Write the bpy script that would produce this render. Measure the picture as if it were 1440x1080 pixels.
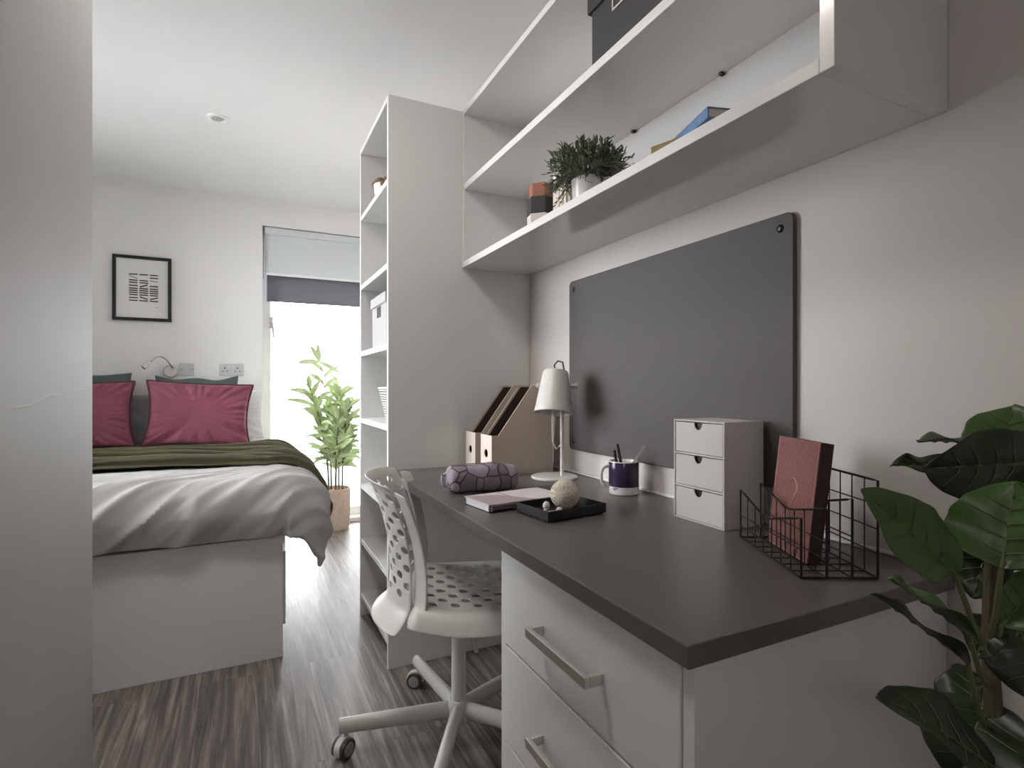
import bpy, bmesh, math, random
from mathutils import Vector, Matrix, noise
import numpy as np

for o in list(bpy.data.objects):
    bpy.data.objects.remove(o, do_unlink=True)
scene = bpy.context.scene
COL = scene.collection
rnd = random.Random(7)
PI = math.pi

# ------------------------------------------------------------------ camera
cam_d = bpy.data.cameras.new('camera')
cam = bpy.data.objects.new('camera', cam_d)
COL.objects.link(cam)
cam.location = (0, 0, 1.06)
cam.rotation_euler = (PI / 2, 0, -0.4568)
cam_d.sensor_width = 36.0
cam_d.sensor_fit = 'HORIZONTAL'
cam_d.lens = 765.03 / 1440 * 36.0
cam_d.shift_y = 3.71 / 1440
cam_d.clip_start = 0.02
scene.camera = cam

# ------------------------------------------------------------------ world: bright overcast sky
w = bpy.data.worlds.new('overcast_sky')
scene.world = w
w.use_nodes = True
wn = w.node_tree.nodes
bg = wn['Background']
tcw = wn.new('ShaderNodeTexCoord')
spw = wn.new('ShaderNodeSeparateXYZ')
rpw = wn.new('ShaderNodeValToRGB')
mrw = wn.new('ShaderNodeMapRange')
w.node_tree.links.new(tcw.outputs['Generated'], spw.inputs[0])
w.node_tree.links.new(spw.outputs['Z'], mrw.inputs[0])
mrw.inputs[1].default_value = -1.0
mrw.inputs[2].default_value = 1.0
w.node_tree.links.new(mrw.outputs[0], rpw.inputs['Fac'])
rpw.color_ramp.elements[0].position = 0.42      # pale paving below the horizon
rpw.color_ramp.elements[0].color = (0.34, 0.34, 0.34, 1)
rpw.color_ramp.elements[1].position = 0.50      # overcast sky above it
rpw.color_ramp.elements[1].color = (0.95, 0.97, 1.0, 1)
w.node_tree.links.new(rpw.outputs['Color'], bg.inputs[0])
bg.inputs[1].default_value = 13.2

# daylight sampling helper: a portal in the window opening (emits nothing itself)
def area(name, loc, rot, sx, sy, power, col=(1, 1, 1), portal=False):
    l = bpy.data.lights.new(name, 'AREA')
    l.shape = 'RECTANGLE'
    l.size = sx
    l.size_y = sy
    l.energy = power
    l.color = col
    if portal:
        l.cycles.is_portal = True
    o = bpy.data.objects.new(name, l)
    COL.objects.link(o)
    o.location = loc
    o.rotation_euler = rot
    return o
area('window_portal', (0.56, 4.60, 1.10), (-PI / 2, 0, 0), 0.95, 2.2, 1, portal=True)
area('added_window_portal', (-1.47, 2.83, 1.585), (0, PI / 2, 0), 1.47, 1.54, 1, portal=True)  # portal for the added left window
# added fill lights outside the view, without fittings: above walkway and in entrance
WARM = (1.0, .94, .89)
area('walkway_fill_light', (-.14, 1.30, 2.42), (0, 0, 0), .34, .34, 8.0, WARM)
pl_ = bpy.data.lights.new('entrance_fill_light', 'POINT')
pl_.energy = 3.1
pl_.color = WARM
pl_.shadow_soft_size = .12
po_ = bpy.data.objects.new('entrance_fill_light', pl_)
COL.objects.link(po_)
po_.location = (-.18, -.35, 1.25)

vs = scene.view_settings
vs.view_transform = 'Standard'
vs.look = 'None'
vs.gamma = 1
vs.use_curve_mapping = False
vs.exposure = 0.35

# ------------------------------------------------------------------ materials
def lin(c):
    return tuple(((x / 255) / 12.92 if x / 255 <= 0.04045 else ((x / 255 + 0.055) / 1.055) ** 2.4) for x in c)

def mk(name, rgb, rough=0.5, metal=0.0, var=0.0, vscale=8.0, bump=0.0, bscale=200.0, spec=0.5, stretch=None, rgb2=None, sheen=0.0, trans=0.0):
    m = bpy.data.materials.new(name)
    m.use_nodes = True
    nt = m.node_tree
    b = nt.nodes['Principled BSDF']
    c = lin(rgb)
    b.inputs['Base Color'].default_value = (*c, 1)
    b.inputs['Roughness'].default_value = rough
    b.inputs['Metallic'].default_value = metal
    b.inputs['Specular IOR Level'].default_value = spec
    if sheen:
        b.inputs['Sheen Weight'].default_value = sheen
    if trans:
        b.inputs['Transmission Weight'].default_value = trans
    tc = nt.nodes.new('ShaderNodeTexCoord')
    mp = nt.nodes.new('ShaderNodeMapping')
    nt.links.new(tc.outputs['Object'], mp.inputs['Vector'])
    if stretch:
        mp.inputs['Scale'].default_value = stretch
    if var or rgb2:
        n = nt.nodes.new('ShaderNodeTexNoise')
        n.inputs['Scale'].default_value = vscale
        n.inputs['Detail'].default_value = 5
        nt.links.new(mp.outputs[0], n.inputs['Vector'])
        r = nt.nodes.new('ShaderNodeValToRGB')
        nt.links.new(n.outputs['Fac'], r.inputs['Fac'])
        r.color_ramp.elements[0].position = 0.3
        r.color_ramp.elements[1].position = 0.7
        if rgb2:
            c2 = lin(rgb2)
            r.color_ramp.elements[0].color = (*c, 1)
            r.color_ramp.elements[1].color = (*c2, 1)
        else:
            r.color_ramp.elements[0].color = (*[x * (1 - var) for x in c], 1)
            r.color_ramp.elements[1].color = (*[min(1, x * (1 + var)) for x in c], 1)
        nt.links.new(r.outputs['Color'], b.inputs['Base Color'])
    if bump:
        n2 = nt.nodes.new('ShaderNodeTexNoise')
        n2.inputs['Scale'].default_value = bscale
        n2.inputs['Detail'].default_value = 4
        nt.links.new(mp.outputs[0], n2.inputs['Vector'])
        bp = nt.nodes.new('ShaderNodeBump')
        bp.inputs['Strength'].default_value = bump
        bp.inputs['Distance'].default_value = 0.002
        nt.links.new(n2.outputs['Fac'], bp.inputs['Height'])
        nt.links.new(bp.outputs['Normal'], b.inputs['Normal'])
    return m

M = {}
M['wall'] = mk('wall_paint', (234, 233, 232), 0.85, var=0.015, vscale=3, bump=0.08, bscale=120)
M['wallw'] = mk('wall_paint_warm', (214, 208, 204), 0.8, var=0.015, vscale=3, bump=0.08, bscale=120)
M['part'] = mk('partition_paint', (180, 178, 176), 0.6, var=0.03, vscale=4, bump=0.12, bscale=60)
M['ceil'] = mk('ceiling_paint', (238, 238, 238), 0.9, var=0.01, vscale=3)
M['lam'] = mk('white_laminate', (228, 227, 225), 0.3, var=0.01, vscale=4)
M['lamg'] = mk('white_laminate_gloss', (226, 224, 222), 0.12, var=0.01, vscale=4)
M['edge'] = mk('white_edging', (232, 231, 229), 0.35, var=0.01)
M['gap'] = mk('dark_gap', (40, 40, 40), 0.9, var=0.05)
M['desk'] = mk('desk_grey', (98, 94, 91), 0.33, var=0.03, vscale=60, bump=0.05, bscale=500)
M['board'] = mk('board_grey', (80, 76, 74), 0.6, var=0.02, vscale=40, bump=0.1, bscale=400)
M['steel'] = mk('brushed_steel', (222, 219, 214), 0.36, metal=1.0, var=0.05, vscale=60, stretch=(1, 12, 1))
M['chrome'] = mk('chrome', (200, 200, 200), 0.12, metal=1.0, var=0.02)
M['plast'] = mk('white_plastic', (212, 209, 203), 0.38, var=0.01)
M['plastg'] = mk('grey_plastic', (150, 148, 145), 0.4, var=0.02)
M['socket'] = mk('socket_plastic', (196, 200, 200), 0.35, var=0.01)
M['black'] = mk('black_paint', (22, 22, 22), 0.35, var=0.05)
M['blackm'] = mk('black_matt', (30, 29, 28), 0.6, var=0.05, bump=0.1)
M['blackwire'] = mk('black_wire', (38, 35, 34), 0.35, metal=0.3, var=0.05)
M['duvet'] = mk('duvet_grey', (172, 170, 167), 0.9, var=0.02, bump=0.15, bscale=900, sheen=0.05)
M['mattress'] = mk('mattress_cloth', (205, 203, 200), 0.9, var=0.02, bump=0.1)
M['throw'] = mk('olive_throw', (74, 73, 55), 0.95, var=0.08, vscale=30, bump=0.2, bscale=600, spec=0.1)
M['maroon'] = mk('maroon_velvet', (128, 62, 80), 0.7, var=0.06, vscale=14, bump=0.15, bscale=500, sheen=0.15)
M['maroond'] = mk('maroon_piping', (88, 36, 50), 0.7, var=0.06)
M['green'] = mk('green_velvet', (74, 92, 86), 0.7, var=0.08, vscale=14, bump=0.15, bscale=500, sheen=0.12)
M['greyv'] = mk('grey_velvet', (118, 116, 118), 0.7, var=0.15, vscale=12, bump=0.15, bscale=500, sheen=0.12)
M['pillow'] = mk('white_cotton', (228, 229, 232), 0.9, var=0.02, bump=0.1, bscale=700)
M['blindl'] = mk('blind_light', (212, 217, 219), 0.8, var=0.02, vscale=90, bump=0.1)
M['blindd'] = mk('blind_dark', (120, 122, 130), 0.8, var=0.02, vscale=90, bump=0.1)
M['upvc'] = mk('window_frame_white', (240, 241, 242), 0.3, var=0.01)
M['paper'] = mk('white_paper', (232, 231, 229), 0.8, var=0.01)
M['pages'] = mk('page_edges', (206, 196, 184), 0.85, var=0.06, vscale=60, stretch=(1, 1, 30))
M['cardw'] = mk('white_card', (202, 197, 193), 0.6, var=0.015)
M['boxgrey'] = mk('pale_grey_card', (176, 176, 176), 0.6, var=0.015)
M['kraft'] = mk('cream_card', (196, 182, 168), 0.75, var=0.03, vscale=20, bump=0.1)
M['kraftf'] = mk('cream_card_front', (226, 214, 202), 0.7, var=0.02, vscale=20)
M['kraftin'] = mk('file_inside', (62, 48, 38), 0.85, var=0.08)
M['mug'] = mk('purple_glaze', (58, 44, 74), 0.15, var=0.05)
M['ceram'] = mk('white_glaze', (226, 222, 220), 0.2, var=0.01)
M['cream'] = mk('cream_ceramic', (214, 206, 194), 0.5, var=0.02)
M['terra'] = mk('terracotta', (152, 100, 82), 0.7, var=0.06, vscale=40, bump=0.1)
M['twine'] = mk('twine', (222, 211, 196), 0.9, var=0.08, vscale=80, bump=0.3, bscale=500)
M['pink'] = mk('notebook_pale', (222, 214, 213), 0.6, var=0.02)
M['mauve'] = mk('notebook_mauve', (178, 160, 166), 0.6, var=0.03)
M['penm'] = mk('mauve_metal', (150, 120, 130), 0.3, metal=0.7, var=0.04)
M['rose'] = mk('rose_foil', (152, 106, 102), 0.35, metal=0.1, var=0.22, vscale=160, bump=0.8, bscale=260)
M['rosel'] = mk('rose_foil_light', (214, 160, 150), 0.3, metal=0.4, var=0.05)
M['brown'] = mk('brown_spine', (72, 50, 44), 0.6, var=0.1, vscale=60)
M['olive'] = mk('olive_book', (134, 112, 62), 0.6, var=0.15, vscale=40)
M['blue'] = mk('blue_book', (96, 128, 170), 0.5, var=0.25, vscale=35)
M['dbox'] = mk('charcoal_board', (50, 49, 49), 0.7, var=0.04, bump=0.1)
M['leafshade'] = mk('leaf_shaded', (38, 52, 30), 0.4, var=0.3, vscale=14, bump=0.2, bscale=60)  # shaded copy of the leaf green, shade put into the colour
M['leaflit'] = mk('leaf_lit', (64, 92, 44), 0.38, var=0.3, vscale=14, bump=0.2, bscale=60)  # lit copy of the leaf green, light put into the colour
M['vein'] = mk('leaf_vein', (82, 98, 56), 0.5, var=0.1)
M['bark'] = mk('bark', (84, 76, 58), 0.85, var=0.2, vscale=40, bump=0.4, bscale=120)
M['stalk'] = mk('green_stalk', (98, 104, 70), 0.6, var=0.1)
M['bamb'] = mk('bamboo_leaf', (190, 206, 158), 0.55, var=0.3, vscale=5)
M['bambs'] = mk('bamboo_stem', (96, 98, 82), 0.5, var=0.15, vscale=30)
M['soil'] = mk('coir_soil', (150, 104, 72), 0.95, var=0.25, vscale=80, bump=0.6, bscale=200)
M['pot'] = mk('speckled_stone', (206, 186, 168), 0.85, var=0.12, vscale=60, bump=0.5, bscale=160)
M['potg'] = mk('grey_planter', (90, 88, 86), 0.7, var=0.05)
M['rosem'] = mk('small_leaf', (98, 108, 88), 0.7, var=0.25, vscale=30)
M['succ'] = mk('succulent', (122, 104, 80), 0.8, var=0.3, vscale=60)
M['tyre'] = mk('caster_tyre', (70, 69, 68), 0.6, var=0.05)
M['lamppaint'] = mk('lamp_paint', (216, 213, 208), 0.35, var=0.01)
M['bulb'] = mk('frosted_bulb', (210, 206, 200), 0.3, var=0.01)
M['rubber'] = mk('dark_grey_cable', (80, 78, 76), 0.5, var=0.05)
M['wirew'] = mk('white_wire', (220, 220, 218), 0.4, var=0.01)
M['scuff'] = mk('scuff_mark', (224, 223, 221), 0.7, var=0.02)
M['silver'] = mk('clear_plastic_ruler', (190, 186, 184), 0.15, metal=0.4, var=0.03)

# fabric of the pencil case: patchwork of leaf-like shapes outlined in darker mauve
def case_mat():
    m = bpy.data.materials.new('printed_fabric')
    m.use_nodes = True
    nt = m.node_tree
    b = nt.nodes['Principled BSDF']
    b.inputs['Roughness'].default_value = 0.75
    tc = nt.nodes.new('ShaderNodeTexCoord')
    v1 = nt.nodes.new('ShaderNodeTexVoronoi')
    v1.inputs['Scale'].default_value = 20
    v2 = nt.nodes.new('ShaderNodeTexVoronoi')
    v2.feature = 'DISTANCE_TO_EDGE'
    v2.inputs['Scale'].default_value = 20
    nt.links.new(tc.outputs['Object'], v1.inputs['Vector'])
    nt.links.new(tc.outputs['Object'], v2.inputs['Vector'])
    sep = nt.nodes.new('ShaderNodeSeparateColor')
    nt.links.new(v1.outputs['Color'], sep.inputs[0])
    r = nt.nodes.new('ShaderNodeValToRGB')
    nt.links.new(sep.outputs[0], r.inputs['Fac'])
    r.color_ramp.elements[0].color = (*lin((122, 112, 118)), 1)
    r.color_ramp.elements[1].color = (*lin((176, 164, 174)), 1)
    e = r.color_ramp.elements.new(0.5)
    e.color = (*lin((148, 138, 152)), 1)
    r2 = nt.nodes.new('ShaderNodeValToRGB')
    nt.links.new(v2.outputs['Distance'], r2.inputs['Fac'])
    r2.color_ramp.elements[0].position = 0.02
    r2.color_ramp.elements[1].position = 0.05
    mx = nt.nodes.new('ShaderNodeMix')
    mx.data_type = 'RGBA'
    nt.links.new(r2.outputs['Color'], mx.inputs[0])
    mx.inputs[6].default_value = (*lin((78, 66, 74)), 1)
    nt.links.new(r.outputs['Color'], mx.inputs[7])
    nt.links.new(mx.outputs[2], b.inputs['Base Color'])
    return m
M['case'] = case_mat()

def floor_mat():
    m = bpy.data.materials.new('wood_effect_vinyl')
    m.use_nodes = True
    nt = m.node_tree
    N = nt.nodes.new
    L = nt.links.new
    b = nt.nodes['Principled BSDF']
    tc = N('ShaderNodeTexCoord')
    rot = N('ShaderNodeMapping')
    rot.inputs['Rotation'].default_value = (0, 0, PI / 2)
    L(tc.outputs['Object'], rot.inputs['Vector'])
    br = N('ShaderNodeTexBrick')
    br.inputs['Scale'].default_value = 1.0
    br.inputs['Brick Width'].default_value = 1.2
    br.inputs['Row Height'].default_value = 0.18
    br.inputs['Mortar Size'].default_value = 0.0015
    br.inputs['Color1'].default_value = (0.3, 0.3, 0.3, 1)
    br.inputs['Color2'].default_value = (0.75, 0.75, 0.75, 1)
    br.inputs['Mortar'].default_value = (0.15, 0.15, 0.15, 1)
    L(rot.outputs[0], br.inputs['Vector'])
    mp = N('ShaderNodeMapping')
    mp.inputs['Scale'].default_value = (46, 2.0, 1)
    L(tc.outputs['Object'], mp.inputs['Vector'])
    # shift the grain from plank to plank
    add = N('ShaderNodeVectorMath')
    add.operation = 'MULTIPLY_ADD'
    L(br.outputs['Color'], add.inputs[0])
    add.inputs[1].default_value = (37, 11, 0)
    L(mp.outputs[0], add.inputs[2])
    n = N('ShaderNodeTexNoise')
    n.inputs['Scale'].default_value = 1.0
    n.inputs['Detail'].default_value = 9
    n.inputs['Roughness'].default_value = 0.65
    n.inputs['Distortion'].default_value = 0.6
    L(add.outputs[0], n.inputs['Vector'])
    mp2 = N('ShaderNodeMapping')
    mp2.inputs['Scale'].default_value = (5, 1.2, 1)
    L(tc.outputs['Object'], mp2.inputs['Vector'])
    n2 = N('ShaderNodeTexNoise')
    n2.inputs['Scale'].default_value = 1.0
    n2.inputs['Detail'].default_value = 4
    L(mp2.outputs[0], n2.inputs['Vector'])
    r = N('ShaderNodeValToRGB')
    L(n.outputs['Fac'], r.inputs['Fac'])
    r.color_ramp.elements[0].position = 0.32
    r.color_ramp.elements[0].color = (*lin((74, 68, 65)), 1)
    r.color_ramp.elements[1].position = 0.72
    r.color_ramp.elements[1].color = (*lin((182, 172, 164)), 1)
    e = r.color_ramp.elements.new(0.52)
    e.color = (*lin((126, 118, 112)), 1)
    mx = N('ShaderNodeMix')
    mx.data_type = 'RGBA'
    mx.blend_type = 'OVERLAY'
    mx.inputs[0].default_value = 0.5
    L(r.outputs['Color'], mx.inputs[6])
    L(n2.outputs['Fac'], mx.inputs[7])
    mx2 = N('ShaderNodeMix')
    mx2.data_type = 'RGBA'
    mx2.blend_type = 'OVERLAY'
    mx2.inputs[0].default_value = 0.25
    L(mx.outputs[2], mx2.inputs[6])
    L(br.outputs['Color'], mx2.inputs[7])
    L(mx2.outputs[2], b.inputs['Base Color'])
    b.inputs['Roughness'].default_value = 0.42
    b.inputs['Specular IOR Level'].default_value = 0.35
    bp = N('ShaderNodeBump')
    bp.inputs['Strength'].default_value = 0.6
    bp.inputs['Distance'].default_value = 0.0025
    L(n.outputs['Fac'], bp.inputs['Height'])
    L(bp.outputs['Normal'], b.inputs['Normal'])
    return m
M['floor'] = floor_mat()

def glass_mat():
    m = bpy.data.materials.new('window_glass')
    m.use_nodes = True
    nt = m.node_tree
    nt.nodes.remove(nt.nodes['Principled BSDF'])
    out = nt.nodes['Material Output']
    t = nt.nodes.new('ShaderNodeBsdfTransparent')
    g = nt.nodes.new('ShaderNodeBsdfGlossy')
    g.inputs['Roughness'].default_value = 0.02
    f = nt.nodes.new('ShaderNodeFresnel')
    f.inputs['IOR'].default_value = 1.45
    mx = nt.nodes.new('ShaderNodeMixShader')
    nt.links.new(f.outputs[0], mx.inputs[0])
    nt.links.new(t.outputs[0], mx.inputs[1])
    nt.links.new(g.outputs[0], mx.inputs[2])
    nt.links.new(mx.outputs[0], out.inputs['Surface'])
    return m
M['glass'] = glass_mat()

# ------------------------------------------------------------------ mesh helpers
class MB:
    def __init__(s):
        s.bm = bmesh.new()

    def box(s, x0, x1, y0, y1, z0, z1, mat=None):
        r = bmesh.ops.create_cube(s.bm, size=1)
        T = Matrix.Translation(((x0 + x1) / 2, (y0 + y1) / 2, (z0 + z1) / 2)) @ Matrix.Diagonal((x1 - x0, y1 - y0, z1 - z0, 1))
        if mat is not None:
            T = mat @ T
        bmesh.ops.transform(s.bm, matrix=T, verts=r['verts'])
        return s

    def cyl(s, p0, p1, r0, r1=None, n=20, cap=True):
        r1 = r0 if r1 is None else r1
        p0, p1 = Vector(p0), Vector(p1)
        d = p1 - p0
        q = d.to_track_quat('Z', 'Y').to_matrix().to_4x4()
        T = Matrix.Translation((p0 + p1) / 2) @ q
        bmesh.ops.create_cone(s.bm, cap_ends=cap, segments=n, radius1=r0, radius2=r1, depth=d.length, matrix=T)
        return s

    def sph(s, c, r, n=16, sc=(1, 1, 1)):
        T = Matrix.Translation(c) @ Matrix.Diagonal((*sc, 1))
        bmesh.ops.create_uvsphere(s.bm, u_segments=n, v_segments=max(6, n * 2 // 3), radius=r, matrix=T)
        return s

    def tube(s, pts, r, n=8, closed=False, flat=1.0):
        pts = [Vector(p) for p in pts]
        m = len(pts)
        rad = r if isinstance(r, (list, tuple)) else [r] * m
        rings = []
        up = None
        for i, p in enumerate(pts):
            if closed:
                t = pts[(i + 1) % m] - pts[i - 1]
            else:
                t = pts[min(i + 1, m - 1)] - pts[max(i - 1, 0)]
            t.normalize()
            if up is None:
                up = Vector((0, 0, 1)) if abs(t.z) < 0.9 else Vector((1, 0, 0))
            a = t.cross(up)
            if a.length < 1e-6:
                a = t.orthogonal()
            a.normalize()
            bb = a.cross(t).normalized()
            up = bb
            rings.append([s.bm.verts.new(p + (a * math.cos(2 * PI * k / n) * flat + bb * math.sin(2 * PI * k / n)) * rad[i]) for k in range(n)])
        for i in range(m if closed else m - 1):
            A, B = rings[i], rings[(i + 1) % m]
            for k in range(n):
                s.bm.faces.new((A[k], A[(k + 1) % n], B[(k + 1) % n], B[k]))
        if not closed:
            s.bm.faces.new(rings[0][::-1])
            s.bm.faces.new(rings[-1])
        return s

    def lathe(s, prof, c=(0, 0, 0), n=32, T=None, wob=None):
        T = T or Matrix.Translation(c)
        rings = []
        for (r, z) in prof:
            if r < 1e-6:
                rings.append([s.bm.verts.new(T @ Vector((0, 0, z)))])
            else:
                rg = []
                for k in range(n):
                    a = 2 * PI * k / n
                    rr = r * (wob(a) if wob else 1)
                    rg.append(s.bm.verts.new(T @ Vector((rr * math.cos(a), rr * math.sin(a), z))))
                rings.append(rg)
        for A, B in zip(rings, rings[1:]):
            for k in range(n):
                k2 = (k + 1) % n
                if len(A) == 1 and len(B) == 1:
                    continue
                if len(A) == 1:
                    s.bm.faces.new((A[0], B[k2], B[k]))
                elif len(B) == 1:
                    s.bm.faces.new((A[k], A[k2], B[0]))
                else:
                    s.bm.faces.new((A[k], A[k2], B[k2], B[k]))
        return s

    def prism(s, poly, lo, hi, axis='y', T=None):
        # polygon in the plane across the axis: y -> (x,z), x -> (y,z), z -> (x,y)
        def mkp(a, b, h):
            v = {'y': (a, h, b), 'x': (h, a, b), 'z': (a, b, h)}[axis]
            v = Vector(v)
            return T @ v if T else v
        A = [s.bm.verts.new(mkp(a, b, lo)) for a, b in poly]
        B = [s.bm.verts.new(mkp(a, b, hi)) for a, b in poly]
        n = len(poly)
        s.bm.faces.new(A)
        s.bm.faces.new(B[::-1])
        for k in range(n):
            s.bm.faces.new((A[k], B[k], B[(k + 1) % n], A[(k + 1) % n]))
        return s

    def grid(s, nu, nv, f, closeu=False):
        V = [[s.bm.verts.new(f(i / (nu if closeu else nu - 1), j / (nv - 1))) for j in range(nv)] for i in range(nu)]
        for i in range(nu if closeu else nu - 1):
            for j in range(nv - 1):
                i2 = (i + 1) % nu
                s.bm.faces.new((V[i][j], V[i2][j], V[i2][j + 1], V[i][j + 1]))
        return s

    def build(s, name, mat, parent=None, smooth=True, bevel=0.0, bseg=2, solid=0.0, sub=0, soff=0.0, local=False, recalc=True, merge=0.0):
        bm = s.bm
        if merge:
            bmesh.ops.remove_doubles(bm, verts=bm.verts, dist=merge)
        if recalc:
            bmesh.ops.recalc_face_normals(bm, faces=bm.faces)
        off = Vector((0, 0, 0))
        if parent is not None:
            if not local:
                p = parent
                while p is not None:
                    off += p.location
                    p = p.parent
        elif not local:
            xs = [v.co for v in bm.verts]
            off = Vector(((min(c.x for c in xs) + max(c.x for c in xs)) / 2, (min(c.y for c in xs) + max(c.y for c in xs)) / 2, min(c.z for c in xs)))
        for v in bm.verts:
            v.co -= off
        if smooth:
            for f in bm.faces:
                f.smooth = True
            for e in bm.edges:
                if len(e.link_faces) == 2 and e.calc_face_angle(0) > 0.6:
                    e.smooth = False
        me = bpy.data.meshes.new(name)
        bm.to_mesh(me)
        bm.free()
        me.materials.append(mat)
        o = bpy.data.objects.new(name, me)
        COL.objects.link(o)
        if parent is not None:
            o.parent = parent
        elif not local:
            o.location = off
        if solid:
            md = o.modifiers.new('solid', 'SOLIDIFY')
            md.thickness = solid
            md.offset = soff
        if bevel:
            md = o.modifiers.new('bevel', 'BEVEL')
            md.width = bevel
            md.segments = bseg
            md.limit_method = 'ANGLE'
            md.angle_limit = 0.7
        if sub:
            md = o.modifiers.new('sub', 'SUBSURF')
            md.levels = sub
            md.render_levels = sub
        return o

def tag(o, label, cat, group=None):
    o['label'] = label
    o['category'] = cat
    if group:
        o['group'] = group
    return o

def thing(name, label, cat, loc=(0, 0, 0), rz=0.0, group=None):
    o = bpy.data.objects.new(name, None)
    o.empty_display_size = 0.05
    COL.objects.link(o)
    o.location = loc
    o.rotation_euler = (0, 0, rz)
    return tag(o, label, cat, group)

def struct(o):
    o['kind'] = 'structure'
    return o

def copy_tree(o, parent=None):
    c = o.copy()
    COL.objects.link(c)
    c.parent = parent
    for ch in list(o.children):
        copy_tree(ch, c)
    return c

def B(*a):
    return MB().box(*a)

# ------------------------------------------------------------------ room shell
XW, YF, ZC = 1.082, 4.39, 2.435
XL, YB = -1.36, -1.30
struct(B(XL - .1, XW + .1, YB - .1, YF + .25, -.05, 0).build('floor', M['floor'], smooth=False))
struct(B(XL - .1, XW + .1, YB - .1, YF + .25, ZC, ZC + .08).build('ceiling', M['ceil'], smooth=False))
struct(B(XW, XW + .1, YB, YF, 0, ZC).build('wall_right', M['wallw'], smooth=False))
LY0, LY1, LZ0, LZ1 = 2.06, 3.60, .85, 2.32  # opening for the added left window
wl_ = MB()
wl_.box(XL - .1, XL, 1.49, LY0, 0, ZC).box(XL - .1, XL, LY1, YF, 0, ZC)
wl_.box(XL - .1, XL, LY0, LY1, 0, LZ0).box(XL - .1, XL, LY0, LY1, LZ1, ZC)
struct(wl_.build('wall_left', M['wall'], smooth=False))
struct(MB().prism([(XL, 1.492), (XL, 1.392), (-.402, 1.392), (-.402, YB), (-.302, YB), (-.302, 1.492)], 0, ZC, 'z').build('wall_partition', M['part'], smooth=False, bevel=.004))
struct(B(-.402, XW, YB - .1, YB, 0, ZC).build('wall_back', M['wall'], smooth=False))
WX0, WX1, WZ0, WZ1 = .118, 1.0, .03, 2.245
wf = MB()
wf.box(XL, WX0, YF, YF + .22, 0, ZC)
wf.box(WX1, XW + .1, YF, YF + .22, 0, ZC)
wf.box(WX0, WX1, YF, YF + .22, WZ1, ZC)
wf.box(WX0, WX1, YF, YF + .22, 0, WZ0)
struct(wf.build('wall_far', M['wall'], smooth=False))
# scuffs on the partition
sc = MB()
for pts in ([(1.03, 1.028), (1.10, 1.032), (1.20, 1.045), (1.26, 1.046)], [(1.285, 1.046), (1.33, 1.052), (1.38, 1.055), (1.42, 1.056)], [(1.34, 1.112), (1.40, 1.118), (1.46, 1.13)]):
    sc.tube([(-.3019, y, z) for y, z in pts], .0007, 5)
sc.build('scuff_mark', M['scuff'], bpy.data.objects['wall_partition'])

# window: frame, pane, handle
win = MB()
fy0, fy1 = YF + .13, YF + .19
win.box(WX0, WX0 + .06, fy0, fy1, WZ0, WZ1).box(WX1 - .06, WX1, fy0, fy1, WZ0, WZ1)
win.box(WX0 + .06, WX1 - .06, fy0, fy1, WZ1 - .06, WZ1).box(WX0 + .06, WX1 - .06, fy0, fy1, WZ0, WZ0 + .06)
win = struct(win.build('window_1', M['upvc'], bevel=.004))
B(WX0 + .055, WX1 - .055, YF + .155, YF + .161, WZ0 + .055, WZ1 - .055).build('pane', M['glass'], win, smooth=False)
h = MB()
hx = .182
h.box(hx - .014, hx + .014, fy0 - .012, fy0, 1.50, 1.59)
h.cyl((hx, fy0 - .012, 1.555), (hx, fy0 - .045, 1.555), .009)
h.tube([(hx, fy0 - .045, 1.56), (hx + .006, fy0 - .048, 1.53), (hx + .012, fy0 - .05, 1.47), (hx + .014, fy0 - .05, 1.43)], .009, 8)
h.build('window_handle', M['steel'], win, bevel=.002)
w2 = MB()  # added window, never in view, brings extra daylight from the left
w2.box(XL - .09, XL - .03, LY0, LY0 + .05, LZ0, LZ1).box(XL - .09, XL - .03, LY1 - .05, LY1, LZ0, LZ1)
w2.box(XL - .09, XL - .03, LY0 + .05, LY1 - .05, LZ0, LZ0 + .05).box(XL - .09, XL - .03, LY0 + .05, LY1 - .05, LZ1 - .05, LZ1)
w2.box(XL - .09, XL - .03, 2.81, 2.85, LZ0 + .05, LZ1 - .05)
w2 = struct(w2.build('window_added', M['upvc'], bevel=.004))
B(XL - .063, XL - .057, LY0 + .045, LY1 - .045, LZ0 + .045, LZ1 - .045).build('pane', M['glass'], w2, smooth=False)
struct(B(XL, WX0, YF - .014, YF, 0, .09).build('baseboard_far', M['upvc'], smooth=False, bevel=.003))
struct(B(1.073, XW, .497, 2.03, .7465, .7535).build('trim_1', M['edge'], smooth=False, bevel=.002))

# ------------------------------------------------------------------ blinds
bl = thing('roller_blind', 'light grey roller blind in a slim cassette at the top of the window', 'blind', (.54, YF + .035, 1.89))
B(.137, .99, YF + .03, YF + .034, 1.905, 2.195).build('blind_fabric', M['blindl'], bl, smooth=False)
B(.132, .995, YF + .01, YF + .07, 2.19, 2.24).build('cassette', M['blindl'], bl, bevel=.006)
B(.137, .99, YF + .024, YF + .04, 1.888, 1.906).build('bottom_bar', M['upvc'], bl, bevel=.004)
ch = MB()
for k in range(40):
    ch.sph((.125, YF + .02, 2.21 - k * .009), .0035, 6)
ch.build('pull_chain', M['plastg'], bl)
bd = thing('blackout_blind', 'darker grey blackout blind hanging lower, behind the light grey one', 'blind', (.54, YF + .09, 1.70))
B(.150, .985, YF + .085, YF + .089, 1.715, 2.19).build('blind_fabric', M['blindd'], bd, smooth=False)
B(.150, .985, YF + .08, YF + .094, 1.700, 1.718).build('bottom_bar', M['blindd'], bd, bevel=.004)
MB().cyl((.145, YF + .10, 2.21), (.99, YF + .10, 2.21), .022).build('roller_tube', M['blindd'], bd)

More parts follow.
